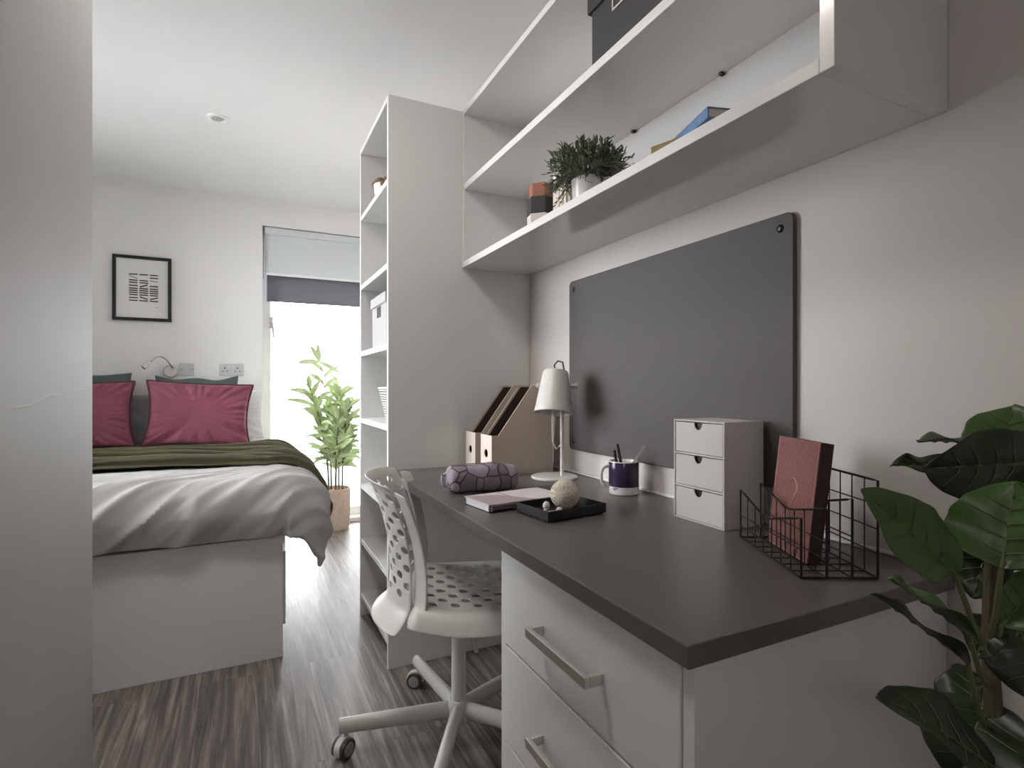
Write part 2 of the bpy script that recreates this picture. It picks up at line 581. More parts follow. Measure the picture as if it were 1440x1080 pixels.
# ------------------------------------------------------------------ ceiling downlights
def downlight(x, y, label, lit):
    t = thing('downlight', label, 'ceiling light', (x, y, ZC), group='round recessed ceiling downlights')
    MB().lathe([(.030, -.001), (.034, -.006), (.050, -.004), (.052, 0)], (x, y, ZC)).build('trim_ring', M['upvc'], t)
    MB().lathe([(0, -.0012), (.018, -.0012), (.0315, -.0010)], (x, y, ZC)).build('lens', M['chrome'] if not lit else M['bulb'], t)
    if lit:
        l = bpy.data.lights.new('downlight_lamp', 'AREA')
        l.shape = 'DISK'
        l.size = .06
        l.energy = lit
        l.color = (1.0, .93, .86)
        o = bpy.data.objects.new('downlight_lamp', l)
        COL.objects.link(o)
        o.location = (0, 0, -.012)
        o.parent = t
    return t
downlight(-.122, 3.167, 'round recessed downlight in the white ceiling above the bed', 0)

# ------------------------------------------------------------------ picture on far wall
pic = thing('framed_print', 'black framed abstract print of short black bars on the far wall above the bed', 'picture', (-.616, YF, 1.50))
px0, px1, pz0, pz1 = -.782, -.450, 1.502, 1.935
f = MB()
for a in ((px0, px0 + .02, pz0, pz1), (px1 - .02, px1, pz0, pz1), (px0 + .02, px1 - .02, pz1 - .02, pz1), (px0 + .02, px1 - .02, pz0, pz0 + .02)):
    f.box(a[0], a[1], YF - .025, YF - .001, a[2], a[3])
f.build('frame', M['black'], pic, smooth=False, bevel=.002)
B(px0 + .018, px1 - .018, YF - .012, YF - .006, pz0 + .018, pz1 - .018).build('mount', M['paper'], pic, smooth=False)
pr = MB()
cols = [(-.692, -.642), (-.634, -.584), (-.576, -.526)]
rows = [1.812, 1.793, 1.772, 1.757, 1.737, 1.718, 1.704, 1.690, 1.675, 1.655, 1.637]
tilt = {(0, 1): -.4, (1, 4): .35, (1, 9): -.3, (2, 9): .3, (2, 2): -.1}
skip = {(1, 1), (2, 3)}
for ci, (a, b) in enumerate(cols):
    for ri, z in enumerate(rows):
        if (ci, ri) in skip:
            continue
        T = Matrix.Translation(((a + b) / 2, YF - .0132, z)) @ Matrix.Rotation(-tilt.get((ci, ri), 0), 4, 'Y')
        wd = .5 * (b - a) * rnd.uniform(.94, 1.0)
        th = .0036 if (ci, ri) not in ((0, 1), (2, 2)) else .0018
        pr.box(-wd, wd, -.0008, .0008, -th, th, T)
B(-.545, -.528, YF - .0134, YF - .0122, 1.596, 1.598).build('signature', M['plastg'], pic, smooth=False)
pr.build('printed_bars', M['black'], pic, smooth=False)

# ------------------------------------------------------------------ sockets and reading lamp on far wall
t = thing('light_switch', 'single white switch plate on the wall beside the reading lamp', 'switch', (-.36, YF, 1.137))
B(-.403, -.317, YF - .010, YF, 1.137, 1.223).build('face_plate', M['socket'], t, bevel=.003)
B(-.366, -.354, YF - .014, YF - .010, 1.165, 1.195).build('rocker', M['plast'], t, bevel=.001)
for x in (-.392, -.328):
    MB().cyl((x, YF - .0115, 1.18), (x, YF - .0095, 1.18), .0035, n=10).build('screw', M['blackm'], t)
t = thing('double_socket', 'white double power socket on the wall nearest the window', 'socket', (-.086, YF, 1.137))
B(-.161, -.011, YF - .010, YF, 1.137, 1.226).build('face_plate', M['socket'], t, bevel=.003)
for cx in (-.126, -.046):
    B(cx - .0035, cx + .0035, YF - .0112, YF - .0095, 1.187, 1.198).build('pin_hole', M['blackm'], t, smooth=False)
    for dx in (-.014, .014):
        B(cx + dx - .0045, cx + dx + .0045, YF - .0112, YF - .0095, 1.167, 1.173).build('pin_hole', M['blackm'], t, smooth=False)
for cx in (-.100, -.072):
    B(cx - .005, cx + .005, YF - .014, YF - .010, 1.192, 1.208).build('rocker', M['plast'], t, bevel=.001)

t = thing('reading_lamp', 'small white gooseneck reading lamp mounted on the wall above the pillows', 'lamp', (-.455, YF, 1.17))
MB().lathe([(0, .028), (.036, .028), (.044, .018), (.046, 0)], T=Matrix.Translation((-.455, YF, 1.165)) @ Matrix.Rotation(PI / 2, 4, 'X'), n=28).build('wall_plate', M['plast'], t)
gp = []
for k in range(15):
    a = k / 14
    gp.append((-.440 - .115 * a, YF - .03 - .13 * a, 1.185 + .075 * math.sin(PI * min(1, a * 1.02) * .86 + .0)))
MB().tube(gp, .0042, 8).build('gooseneck', M['chrome'], t)
e = Vector(gp[-1])
d = Vector((-.045, -.02, -.045)).normalized()
MB().cyl(e - d * .004, e + d * .05, .010, .019, 20).build('lamp_head', M['lamppaint'], t)
MB().cyl(e + d * .049, e + d * .0515, .015, .015, 16).build('lens', M['blackm'], t)

# ------------------------------------------------------------------ bed
EX, EY, TOP, RR = .150, 2.408, .692, .16
BX0, BX1, BY0 = -1.30, .135, 2.315
bed = thing('bed', 'double bed with a plain white base panel at its foot, left of the walkway', 'bed', (-.58, 3.3, 0))
b_ = MB()
b_.box(BX0, BX1, BY0, BY0 + .02, 0, .473)
b_.box(BX0, BX0 + .02, BY0 + .02, 4.33, 0, .473)
b_.box(BX1 - .045, BX1 - .02, BY0 + .02, 4.33, 0, .473)
b_.box(BX0 + .02, BX1 - .045, BY0 + .02, 4.33, .455, .473)
b_.build('bed_base', M['lam'], bed, smooth=False, bevel=.0015)
for i, (ya, yb) in enumerate(((BY0 + .03, 3.28), (3.29, 4.25))):
    for (za, zb, xo) in ((.115, .405, .147), (.415, .455, .143)):
        if zb > .41:
            continue
        dr = B(BX1 - .02, BX1 + .012, ya, yb, za, zb).build('drawer', M['lam'], bed, smooth=False, bevel=.0015)
        B(BX1 + .012, BX1 + .030, (ya + yb) / 2 - .14, (ya + yb) / 2 + .14, .30, .405).build('handle', M['lam'], dr, smooth=False, bevel=.002)
mt = B(BX0 + .02, BX1 - .03, BY0 + .06, 4.33, .473, .635).build('mattress', M['mattress'], bed, bevel=.03, bseg=4)

def fold(p, q, top, R, jit=0.0):
    """distance p past the right edge, q past the foot edge of the bed (negative = on top)"""
    def fg(r):
        if r <= 0:
            return r, 0.0
        if r < R * PI / 2:
            a = r / R
            return R * math.sin(a), R * (1 - math.cos(a))
        e_ = r - R * PI / 2
        return R + e_ * .05, R + e_
    if p <= 0 and q <= 0:
        return EX + p, EY - q, top
    if q <= 0:
        x, z = fg(p)
        return EX + x, EY - q, top - z
    if p <= 0:
        y, z = fg(q)
        return EX + p, EY - y, top - z
    r = math.hypot(p, q)
    x, z = fg(r)
    return EX + x * p / r, EY - x * q / r, top - z

def wr(x, y, z, s, seed=0):
    return noise.noise(Vector((x * s + seed, y * s - seed * 1.7, z * s)))

def ridge(a, b, sa, sb, seed):
    return 1 - 2 * abs(noise.noise(Vector((a * sa + seed, b * sb, seed * .37))))

def duvet_at(p, q, lift=0.0):
    x, y, z = fold(p, q, TOP, RR)
    # diagonal wrinkles, strongest over the rounded foot and side
    k = min(1, max(0, (q + .45) / .5)) + .4 * min(1, max(0, (p + .2) / .3))
    k = min(1.15, k)
    k *= 1 - .55 * min(1, max(0, min(p, q) + .03) / .14)
    a = p * .62 + q * .78
    b = p * .78 - q * .62
    warp = .05 * wr(p, q, 0, 2.2, 13)
    rg = ridge(a + warp, b, 7.6, 1.5, 3.1)
    rg2 = ridge(a + warp, b, 16, 2.6, 8.2)
    dsp = (.024 * max(0, rg) ** 1.9 + .010 * max(0, rg2) ** 1.8) * k + .010 * wr(p, q, 0, 3.0, 5) + .003 * wr(p, q, 0, 9, 2)
    dsp += lift
    if p > 0 or q > 0:
        r = math.hypot(max(p, 0), max(q, 0))
        ang = min(PI / 2, r / RR)
        ux, uy = max(p, 0) / r, -max(q, 0) / r
        dx, dy, dz = ux * math.sin(ang), uy * math.sin(ang), math.cos(ang)
        x += dx * dsp
        y += dy * dsp
        z += dz * dsp
        # the foot end is drawn in under its puffy edge and rests on the base panel
        if q > .20 and p <= 0:
            y += min(.035, (q - .20) * .3)
            z = max(z, .486 + .006 * math.sin(p * 9) + (q - .30) * .12)
        elif q > .20 and p < .10:
            z = max(z, .486 - (p / .10) ** 1.5 * .16 + (q - .30) * .12)
    else:
        z += dsp
    return Vector((x, y, z))
def duvet_pt(u, v):
    p = -1.445 + u * (1.445 + .335)
    q = .30 - v * (.30 + 1.55)
    return duvet_at(p, q)
dv = MB().grid(150, 150, duvet_pt).build('duvet', M['duvet'], solid=.022, soff=-1, sub=1)
tag(dv, 'crumpled pale grey duvet over the bed, one corner hanging down beside the walkway', 'duvet')

def throw_pt(u, v):
    p = -1.44 + u * (1.44 + .40)
    q = -.33 - v * .92 + (.05 * math.sin(p * 2.1 + .6) + .02 * wr(p, 0, 0, 3, 5)) * (1 - v) + .015 * math.sin(p * 5 + v * 4)
    ph = v * 40 + p * 2.4 + 3.2 * wr(p, q, 0, 1.5, 9)
    rdg = abs(math.sin(ph * .5)) ** .9
    dsp = .004 + .050 * rdg * (.6 + .4 * wr(p, q, 0, 3, 2)) + .008 * max(0, ridge(q, p, 9, 1.3, 4.4))
    e_ = min(1, v / .05)
    dsp *= .35 + .65 * e_
    # every fold leans over towards the foot of the bed
    q += .055 * rdg ** 2 * e_
    return duvet_at(p, min(q, -.001), dsp)
th = MB().grid(90, 150, throw_pt).build('throw_blanket', M['throw'], solid=.006, soff=1, sub=1)
tag(th, 'olive green throw blanket folded in soft ridges across the bed', 'blanket')

def cushion(name, label, cat, loc, w_, h_, t_, mat, tilt=0.0, rz=0.0, roll=0.0, pipe=None, seed=0, group=None, ear=.10, sag=0.0, wk=.018):
    n = 41
    T = Matrix.Translation(loc) @ Matrix.Rotation(rz, 4, 'Z') @ Matrix.Rotation(-tilt, 4, 'X') @ Matrix.Rotation(roll, 4, 'Y')
    root = thing(name, label, cat, loc, 0, group)
    def pt(u, v, sgn):
        u = u * 2 - 1
        v = v * 2 - 1
        U = math.sin(u * PI / 2) * .35 + u * .65
        V = math.sin(v * PI / 2) * .35 + v * .65
        x = w_ / 2 * U * (1 - ear * (1 - V * V))
        z = h_ / 2 * V * (1 - ear * .45 * (1 - U * U))
        prof = max(0, (1 - U ** 2) * (1 - V ** 2)) ** .42
        y = sgn * t_ / 2 * prof
        ed = max(abs(U), abs(V))
        ang = math.atan2(V, U)
        k = ed ** 3 * prof
        y += sgn * (wk * ridge(ang * 3.2, ed * .6, 2.6, .8, seed + sgn) * k * 1.6 + .010 * wr(U, V, sgn, 2.5, seed) * prof)
        # the top edge sags between the ears
        z -= sag * max(0, V) ** 2 * (1 - U * U) * (1 + .5 * math.sin(U * 5 + seed))
        if abs(U) > .999 or abs(V) > .999:
            y = .004 * math.sin(ang * 9 + seed)
        return T @ Vector((x, y, z + h_ / 2))
    m = MB()
    m.grid(n, n, lambda u, v: pt(u, v, 1))
    m.grid(n, n, lambda u, v: pt(u, v, -1))
    m.build('cushion_cover' if cat == 'cushion' else 'pillow_case', mat, root, merge=.0008, sub=1)
    if pipe:
        ring = []
        for k in range(96):
            s_ = k / 96 * 4
            i = int(s_)
            f_ = s_ - i
            u, v = [(f_, 0), (1, f_), (1 - f_, 1), (0, 1 - f_)][i]
            ring.append(pt(u, v, 1))
        MB().tube(ring, .0075, 6, closed=True).build('flange', pipe, root)
    return root
ZP = .688
cushion('pillow', 'white pillow at the window end of the headboard wall, behind the maroon cushion', 'pillow', (-.19, 4.295, ZP), .65, .35, .10, M['pillow'], tilt=.12, seed=3, ear=.05)
cushion('cushion', 'dark green cushion peeping over the maroon cushion nearest the window', 'cushion', (-.285, 4.205, ZP), .50, .455, .085, M['green'], tilt=.12, seed=5, ear=.06, sag=.026)
cushion('cushion', 'dark green cushion behind the maroon cushion at the left edge', 'cushion', (-.905, 4.215, ZP), .50, .468, .085, M['green'], tilt=.12, seed=6, ear=.06, sag=.010)
cushion('pillow', 'dark grey velvet pillow standing between the two maroon cushions', 'pillow', (-.60, 4.120, ZP), .46, .325, .068, M['greyv'], tilt=.12, seed=11, ear=.05)
cushion('cushion', 'maroon velvet cushion with dark flange in front, nearest the window', 'cushion', (-.268, 4.005, ZP - .006), .60, .405, .13, M['maroon'], tilt=.13, roll=.05, pipe=M['maroond'], seed=8, ear=.10, wk=.046)
cushion('cushion', 'maroon velvet cushion half cut off by the partition wall', 'cushion', (-.885, 4.01, ZP - .006), .57, .405, .13, M['maroon'], tilt=.13, roll=-.03, pipe=M['maroond'], seed=14, ear=.10, wk=.046)

# ------------------------------------------------------------------ bamboo plant by the window
pl = thing('potted_bamboo', 'tall pale green bamboo plant in a speckled stone pot by the window', 'plant', (.605, 4.24, 0))
MB().lathe([(0, 0), (.098, 0), (.106, .02), (.112, .15), (.113, .30), (.106, .304), (.103, .29), (.103, .27), (0, .27)], (.605, 4.24, 0), 40).build('pot', M['pot'], pl)
MB().lathe([(.103, .276), (.07, .287), (0, .292)], (.605, 4.24, 0), 30).build('soil', M['soil'], pl)
r2 = random.Random(21)
fol = MB()
def lance(mb, p, d, L, W, droop=.35, up=Vector((0, 0, 1))):
    d = Vector(d).normalized()
    side = d.cross(up)
    if side.length < 1e-3:
        side = Vector((1, 0, 0))
    side.normalize()
    nrm = side.cross(d).normalized()
    prev = None
    n = 6
    for k in range(n + 1):
        a = k / n
        c = Vector(p) + d * L * a - Vector((0, 0, 1)) * droop * L * a * a
        ww = W * math.sin(PI * min(1, a * .92 + .08)) ** .8 * (1 if k < n else 0.05)
        ring = [mb.bm.verts.new(c - side * ww), mb.bm.verts.new(c - nrm * ww * .35), mb.bm.verts.new(c + side * ww)]
        if prev:
            for i in range(2):
                mb.bm.faces.new((prev[i], prev[i + 1], ring[i + 1], ring[i]))
        prev = ring
for i, (sx, sy, hh) in enumerate(((-.045, -.02, 1.06), (-.02, .03, .92), (.0, -.04, .84), (.03, .0, 1.02), (.05, -.03, .90), (.015, .04, .78))):
    bx, by = .605 + sx, 4.24 + sy
    tx, ty = bx + sx * 1.1 + r2.uniform(-.04, .02) - (.06 if i == 0 else 0), by - .03 + sy * .6
    pts = []
    for k in range(9):
        a = k / 8
        pts.append((bx + (tx - bx) * a * a, by + (ty - by) * a * a, .28 + (hh - .28) * a))
    MB().tube(pts, [.0075 - .004 * k / 8 for k in range(9)], 8).build('stem', M['bambs'], pl)
    nl = 56
    for k in range(nl):
        a = .30 + .70 * (k / nl) ** .9
        q = Vector((bx + (tx - bx) * a * a, by + (ty - by) * a * a, .28 + (hh - .28) * a))
        ang = r2.uniform(0, 2 * PI)
        el = r2.uniform(.1, 1.0) + a * .35
        dd = Vector((math.cos(ang) * math.cos(el), math.sin(ang) * math.cos(el) * .55 - .12, math.sin(el)))
        # keep the leaves clear of the window wall
        if q.y + dd.y * .2 > 4.40:
            dd.y = -abs(dd.y)
        lance(fol, q, dd, r2.uniform(.15, .25), r2.uniform(.014, .022), r2.uniform(.2, .55), Vector((r2.uniform(-.6, .6), -1, r2.uniform(-.2, 1.2))) if k % 3 else Vector((0, 0, 1)))
# loose top shoot reaching up-left
tp = [(.535, 4.2, 1.0), (.515, 4.19, 1.1), (.50, 4.18, 1.20), (.49, 4.17, 1.30)]
MB().tube(tp, [.004, .0035, .003, .002], 6).build('stem', M['bambs'], pl)
for (z, sg) in ((1.05, 1), (1.08, -1), (1.13, 1), (1.17, -1)):
    lance(fol, (.52, 4.19, z), (sg * .6, -.1, .7), .17, .017, .3, Vector((0, -1, .2)))
for dd in ((-.9, -.1, .1), (-.35, -.1, .75), (-.1, -.1, 1), (-.75, -.1, .05), (.25, 0, -.1)):
    lance(fol, (.49, 4.17, 1.24), dd, .16, .017, .15, Vector((0, -1, .15)))
fol.build('foliage', M['bamb'], pl, smooth=False, recalc=False)

# ------------------------------------------------------------------ tall bookcase
KX0, KY0, KY1, KZ = .482, 2.031, 2.589, 2.156
bc = thing('bookcase', 'tall white open bookcase standing between the desk and the bed area', 'bookcase', (.78, 2.31, 0))
B(KX0, XW - .001, KY0, KY0 + .02, 0, KZ).build('side_panel', M['lam'], bc, smooth=False, bevel=.0012)
B(KX0, XW - .001, KY1 - .02, KY1, 0, KZ).build('side_panel', M['lam'], bc, smooth=False, bevel=.0012)
B(KX0, XW - .02, KY0 + .02, KY1 - .02, KZ - .02, KZ).build('top_panel', M['lam'], bc, smooth=False, bevel=.0012)
B(XW - .02, XW - .001, KY0 + .02, KY1 - .02, .08, KZ).build('back_panel', M['lam'], bc, smooth=False)
B(KX0 + .05, KX0 + .068, KY0 + .02, KY1 - .02, 0, .085).build('plinth', M['lam'], bc, smooth=False)
for z in (1.848, 1.528, 1.222, .915, .612, .358, .108):
    B(KX0 + .001, XW - .02, KY0 + .02, KY1 - .02, z - .022, z).build('shelf', M['lam'], bc, smooth=False, bevel=.0012)
for z in (1.80, 1.47):
    MB().cyl((KX0 + .17, KY1 - .024, z), (KX0 + .17, KY1 - .018, z), .005, n=10).build('shelf_peg', M['steel'], bc)

# succulent on the top shelf
t = thing('potted_succulent', 'tiny brown succulent in a white bowl on the top shelf of the bookcase', 'plant', (.56, 2.385, 1.848))
MB().lathe([(0, 0), (.035, 0), (.052, .05), (.058, .09), (.054, .09), (.05, .08), (0, .08)], (.56, 2.385, 1.848), 24).build('bowl', M['ceram'], t)
sm = MB()
for k in range(70):
    a, rr = r2.uniform(0, 2 * PI), .06 * math.sqrt(r2.random())
    z0 = 1.848 + .085
    sm.sph((.56 + rr * math.cos(a), 2.385 + rr * math.sin(a), z0 + r2.uniform(0, .05) * (1 - rr / .08)), r2.uniform(.007, .013), 6, (1, 1, 1.3))
sm.build('foliage', M['succ'], t)

# white lidded storage box
t = thing('storage_box', 'white lidded box with a dark square grip hole on the bookcase shelf', 'box', (.66, 2.335, 1.222))
bxm = MB()
bxm.box(.515, .82, 2.20, 2.47, 1.222, 1.44)
bxm.build('box_body', M['boxgrey'], t, smooth=False, bevel=.002)
B(.508, .826, 2.194, 2.476, 1.405, 1.447).build('lid', M['boxgrey'], t, smooth=False, bevel=.002)
B(.5135, .5155, 2.30, 2.37, 1.355, 1.40).build('grip_hole', M['black'], t, smooth=False)

# white wire basket
t = thing('wire_basket', 'white ribbed wire basket on the bookcase shelf below the white box', 'basket', (.63, 2.28, .915))
wb = MB()
for k in range(14):
    a = k / 13
    z = .919 + a * .135
    gx, gy = .085 + .03 * a, .095 + .035 * a
    ring = []
    for j in range(36):
        th_ = 2 * PI * j / 36
        cx_, sy_ = math.cos(th_), math.sin(th_)
        ring.append((.63 + gx * math.copysign(abs(cx_) ** .5, cx_), 2.28 + gy * math.copysign(abs(sy_) ** .5, sy_), z))
    wb.tube(ring, .003 if k < 13 else .0045, 6, closed=True)
wb.build('hoops', M['wirew'], t)
wv = MB()
for j in range(0, 36, 3):
    th_ = 2 * PI * j / 36
    cx_, sy_ = math.cos(th_), math.sin(th_)
    f0 = Vector((math.copysign(abs(cx_) ** .5, cx_), math.copysign(abs(sy_) ** .5, sy_), 0))
    wv.tube([(.63 + .085 * f0.x, 2.28 + .095 * f0.y, .917), (.63 + .115 * f0.x, 2.28 + .13 * f0.y, 1.054)], .002, 5)
wv.build('uprights', M['wirew'], t)
MB().lathe([(0, 0), (.08, 0), (.08, .003), (0, .003)], (.63, 2.28, .9155), 30).build('basket_base', M['wirew'], t)
MB().tube([(.63, 2.40, 1.05), (.63, 2.36, 1.075), (.63, 2.28, 1.085), (.63, 2.20, 1.075), (.63, 2.16, 1.05)], .003, 6).build('handle', M['rubber'], t)

# ------------------------------------------------------------------ wall shelf unit over the desk
SX0, SY0, SY1, SZ0, SZ1 = .776, .507, 2.030, 1.531, 2.156
sh = thing('wall_shelf_unit', 'long white two-tier wall shelf unit mounted above the desk', 'shelf', (.93, 1.27, SZ0))
B(SX0, XW - .001, SY1 - .02, SY1, SZ0, SZ1).build('end_panel', M['lamg'], sh, smooth=False, bevel=.0012)
B(SX0, XW - .001, SY0, SY0 + .024, SZ0 + .0, SZ1).build('end_panel', M['lamg'], sh, smooth=False, bevel=.0012)
B(SX0, XW - .001, SY0 + .024, SY1 - .02, SZ0, SZ0 + .024).build('bottom_panel', M['lamg'], sh, smooth=False, bevel=.0012)
B(SX0, XW - .001, SY0 + .024, SY1 - .02, SZ1 - .022, SZ1).build('top_panel', M['lamg'], sh, smooth=False, bevel=.0012)
B(SX0 + .002, XW - .014, SY0 + .024, SY1 - .02, 1.838, 1.862).build('middle_shelf', M['lamg'], sh, smooth=False, bevel=.0012)
B(XW - .014, XW - .001, SY0 + .024, SY1 - .02, SZ0 + .024, SZ1 - .022).build('back_panel', M['lamg'], sh, smooth=False)
for y in (.98, 1.32):
    B(XW - .028, XW - .014, y - .006, y + .006, 1.831, 1.838).build('shelf_clip', M['black'], sh, smooth=False, bevel=.002)

SB = SZ0 + .024
def hexprism(cx, cy, r, z0, z1, n=6, rot=0.3):
    m = MB()
    m.prism([(cx + r * math.cos(2 * PI * k / n + rot), cy + r * math.sin(2 * PI * k / n + rot)) for k in range(n)], z0, z1, 'z')
    return m
hx_, hy_ = .865, 1.545
tag(hexprism(hx_, hy_, .048, SB, SB + .058).build('hexagonal_box', M['cardw'], smooth=False, bevel=.002), 'white hexagonal box at the bottom of the small stack on the wall shelf', 'box', 'hexagonal boxes stacked on the wall shelf')
tag(hexprism(hx_, hy_, .048, SB + .058, SB + .112).build('hexagonal_box.001', M['dbox'], smooth=False, bevel=.002), 'black hexagonal box in the middle of the small stack on the wall shelf', 'box', 'hexagonal boxes stacked on the wall shelf')
tag(hexprism(hx_, hy_, .042, SB + .112, SB + .156).build('hexagonal_box.002', M['terra'], smooth=False, bevel=.002), 'terracotta hexagonal box on top of the small stack on the wall shelf', 'box', 'hexagonal boxes stacked on the wall shelf')

va = MB().lathe([(0, 0), (.046, 0), (.049, .01), (.049, .166), (.046, .171), (.042, .166), (.042, .02), (0, .02)], (.905, 1.437, SB), 96, wob=lambda a: 1 + .035 * math.cos(a * 24)).build('ribbed_vase', M['cream'])
tag(va, 'cream ribbed vase half hidden behind the bushy plant on the wall shelf', 'vase')

pcx, pcy = .865, 1.272
bp_ = thing('potted_herb', 'bushy dark green herb in a round white pot on the wall shelf', 'plant', (pcx, pcy, SB))
MB().lathe([(0, 0), (.040, 0), (.045, .02), (.049, .080), (.046, .083), (.043, .076), (.042, .07), (0, .07)], (pcx, pcy, SB), 36).build('pot', M['ceram'], bp_)
hm = MB()
r3 = random.Random(5)
for k in range(230):
    az = r3.uniform(0, 2 * PI)
    el = r3.uniform(-.55, 1.45)
    L = r3.uniform(.068, .108) * (1.0 if el > .2 else .9)
    d = Vector((math.cos(az) * math.cos(el), math.sin(az) * math.cos(el), math.sin(el) * .95))
    p0 = Vector((pcx + math.cos(az) * .03, pcy + math.sin(az) * .03, SB + .078))
    pts = []
    for j in range(5):
        a = j / 4
        q = p0 + d * L * a + Vector((0, 0, .02 * math.sin(a * PI)))
        q.x = min(q.x, XW - .03)
        pts.append(q)
    hm.tube(pts, .0012, 4)
    for j in range(9):
        a = .3 + .7 * j / 8
        q = p0 + d * L * a + Vector((0, 0, .02 * math.sin(a * PI)))
        q.x = min(q.x, XW - .03)
        dd = d + Vector((r3.uniform(-1, 1), r3.uniform(-1, 1), r3.uniform(-.5, 1)))
        if q.x + dd.x * .02 > XW - .018:
            dd.x = -abs(dd.x)
        lance(hm, q, dd, r3.uniform(.014, .024), .0030, .1)
hm.build('foliage', M['rosem'], bp_, smooth=False, recalc=False)

def book(name, label, c, L, W, T_, rz, cover, pages, tilt=None, group=None, cat='book'):
    """closed book lying flat: local x along its length, spine on -y"""
    root = thing(name, label, cat, c, rz, group)
    if tilt:
        root.rotation_euler = (tilt[0], tilt[1], rz)
    m = MB()
    m.box(-L / 2, L / 2, -W / 2, W / 2, 0, .0025)
    m.box(-L / 2, L / 2, -W / 2, W / 2, T_ - .0025, T_)
    m.box(-L / 2, L / 2, -W / 2, -W / 2 + .003, .0025, T_ - .0025)
    m.build('cover', cover, root, smooth=False, bevel=.0008, local=True)
    B(-L / 2 + .003, L / 2 - .003, -W / 2 + .003, W / 2 - .003, .0025, T_ - .0025).build('page_block', pages, root, smooth=False, local=True)
    return root
tag(B(.786, .865, .975, 1.095, SB, SB + .007).build('slim_notepad', M['blackm'], bevel=.001), 'thin black notepad lying flat next to the herb pot on the wall shelf', 'notepad')
book('paperback', 'olive yellow book lying flat on the wall shelf beneath the blue book', (.8945, .8465, SB), .22, .14, .027, -1.265, M['olive'], M['pages'])
book('paperback', 'blue book lying askew on top of the olive one on the wall shelf', (.8947, .853, SB + .0275), .19, .13, .022, 1.291 + PI, M['blue'], M['pages'])

# dark box on the upper tier
t = thing('archive_box', 'charcoal lidded box with a metal label holder on the wall shelf upper tier', 'box', (.91, 1.04, 1.862))
B(.815, 1.045, .90, 1.185, 1.8625, 2.07).build('box_body', M['dbox'], t, smooth=False, bevel=.002)
B(.808, 1.052, .894, 1.196, 2.035, 2.105).build('lid', M['dbox'], t, smooth=False, bevel=.002)
f = MB()
for (a, b, c_, d_) in ((1.015, 1.095, 1.985, 1.990), (1.015, 1.095, 2.020, 2.025), (1.015, 1.020, 1.990, 2.020), (1.090, 1.095, 1.990, 2.020)):
    f.box(.8125, .815, a, b, c_, d_)
f.build('label_holder', M['steel'], t, smooth=False)

# ------------------------------------------------------------------ pin board
pb = thing('pin_board', 'large dark grey pin board with rounded corners on the wall above the desk', 'board', (XW, 1.245, .832))
def rrect(a0, a1, b0, b1, r, n=6):
    out = []
    for cx, cy, s0 in ((a1 - r, b1 - r, 0), (a0 + r, b1 - r, 1), (a0 + r, b0 + r, 2), (a1 - r, b0 + r, 3)):
        for k in range(n + 1):
            a = (s0 + k / n) * PI / 2
            out.append((cx + r * math.cos(a), cy + r * math.sin(a)))
    return out
MB().prism(rrect(.790, 1.698, .832, 1.443, .018), XW - .014, XW - .0005, 'x').build('board_panel', M['board'], pb, bevel=.002)
for y in (.822, 1.668):
    for z in (.864, 1.411):
        MB().sph((XW - .0145, y, z), .0095, 12, (.4, 1, 1)).build('screw', M['black'], pb)

# ------------------------------------------------------------------ desk
DX0, DY0, DY1, DT = .4815, .496, 2.0305, .746
dw = B(DX0, XW - .0005, DY0, DY1, DT - .030, DT).build('desk_worktop', M['desk'], smooth=False, bevel=.0028)
tag(dw, 'long dark grey desk worktop fixed along the right wall', 'desk')
CX = .503
cb = thing('drawer_cabinet', 'white drawer cabinet with steel bar handles supporting the near end of the desk', 'cabinet', (.79, .79, 0))
cm = MB()
cm.box(CX, XW - .001, .508, .528, 0, DT - .030)
cm.box(CX, XW - .001, 1.054, 1.076, 0, DT - .030)
cm.box(CX + .05, CX + .068, .528, 1.054, 0, .07)
cm.box(CX + .03, XW - .02, .528, 1.054, .07, .088)
cm.box(XW - .02, XW - .001, .528, 1.054, .07, DT - .030)
cm.build('carcass', M['lam'], cb, smooth=False, bevel=.001)
for (za, zb) in ((.512, .708), (.305, .507), (.085, .300)):
    dr = MB()
    dr.box(CX - .002, CX + .016, .531, 1.051, za, zb)
    dr.box(CX + .016, CX + .45, .545, 1.037, za + .02, zb - .04)
    dr = dr.build('drawer', M['lam'], cb, smooth=False, bevel=.0015)
    zc = (za + zb) / 2 - .005
    hm_ = MB()
    hm_.box(CX - .037, CX - .027, .697, .894, zc - .009, zc + .009)
    hm_.box(CX - .027, CX - .002, .697, .706, zc - .009, zc + .009)
    hm_.box(CX - .027, CX - .002, .885, .894, zc - .009, zc + .009)
    hm_.build('handle', M['steel'], dr, smooth=False, bevel=.0012)

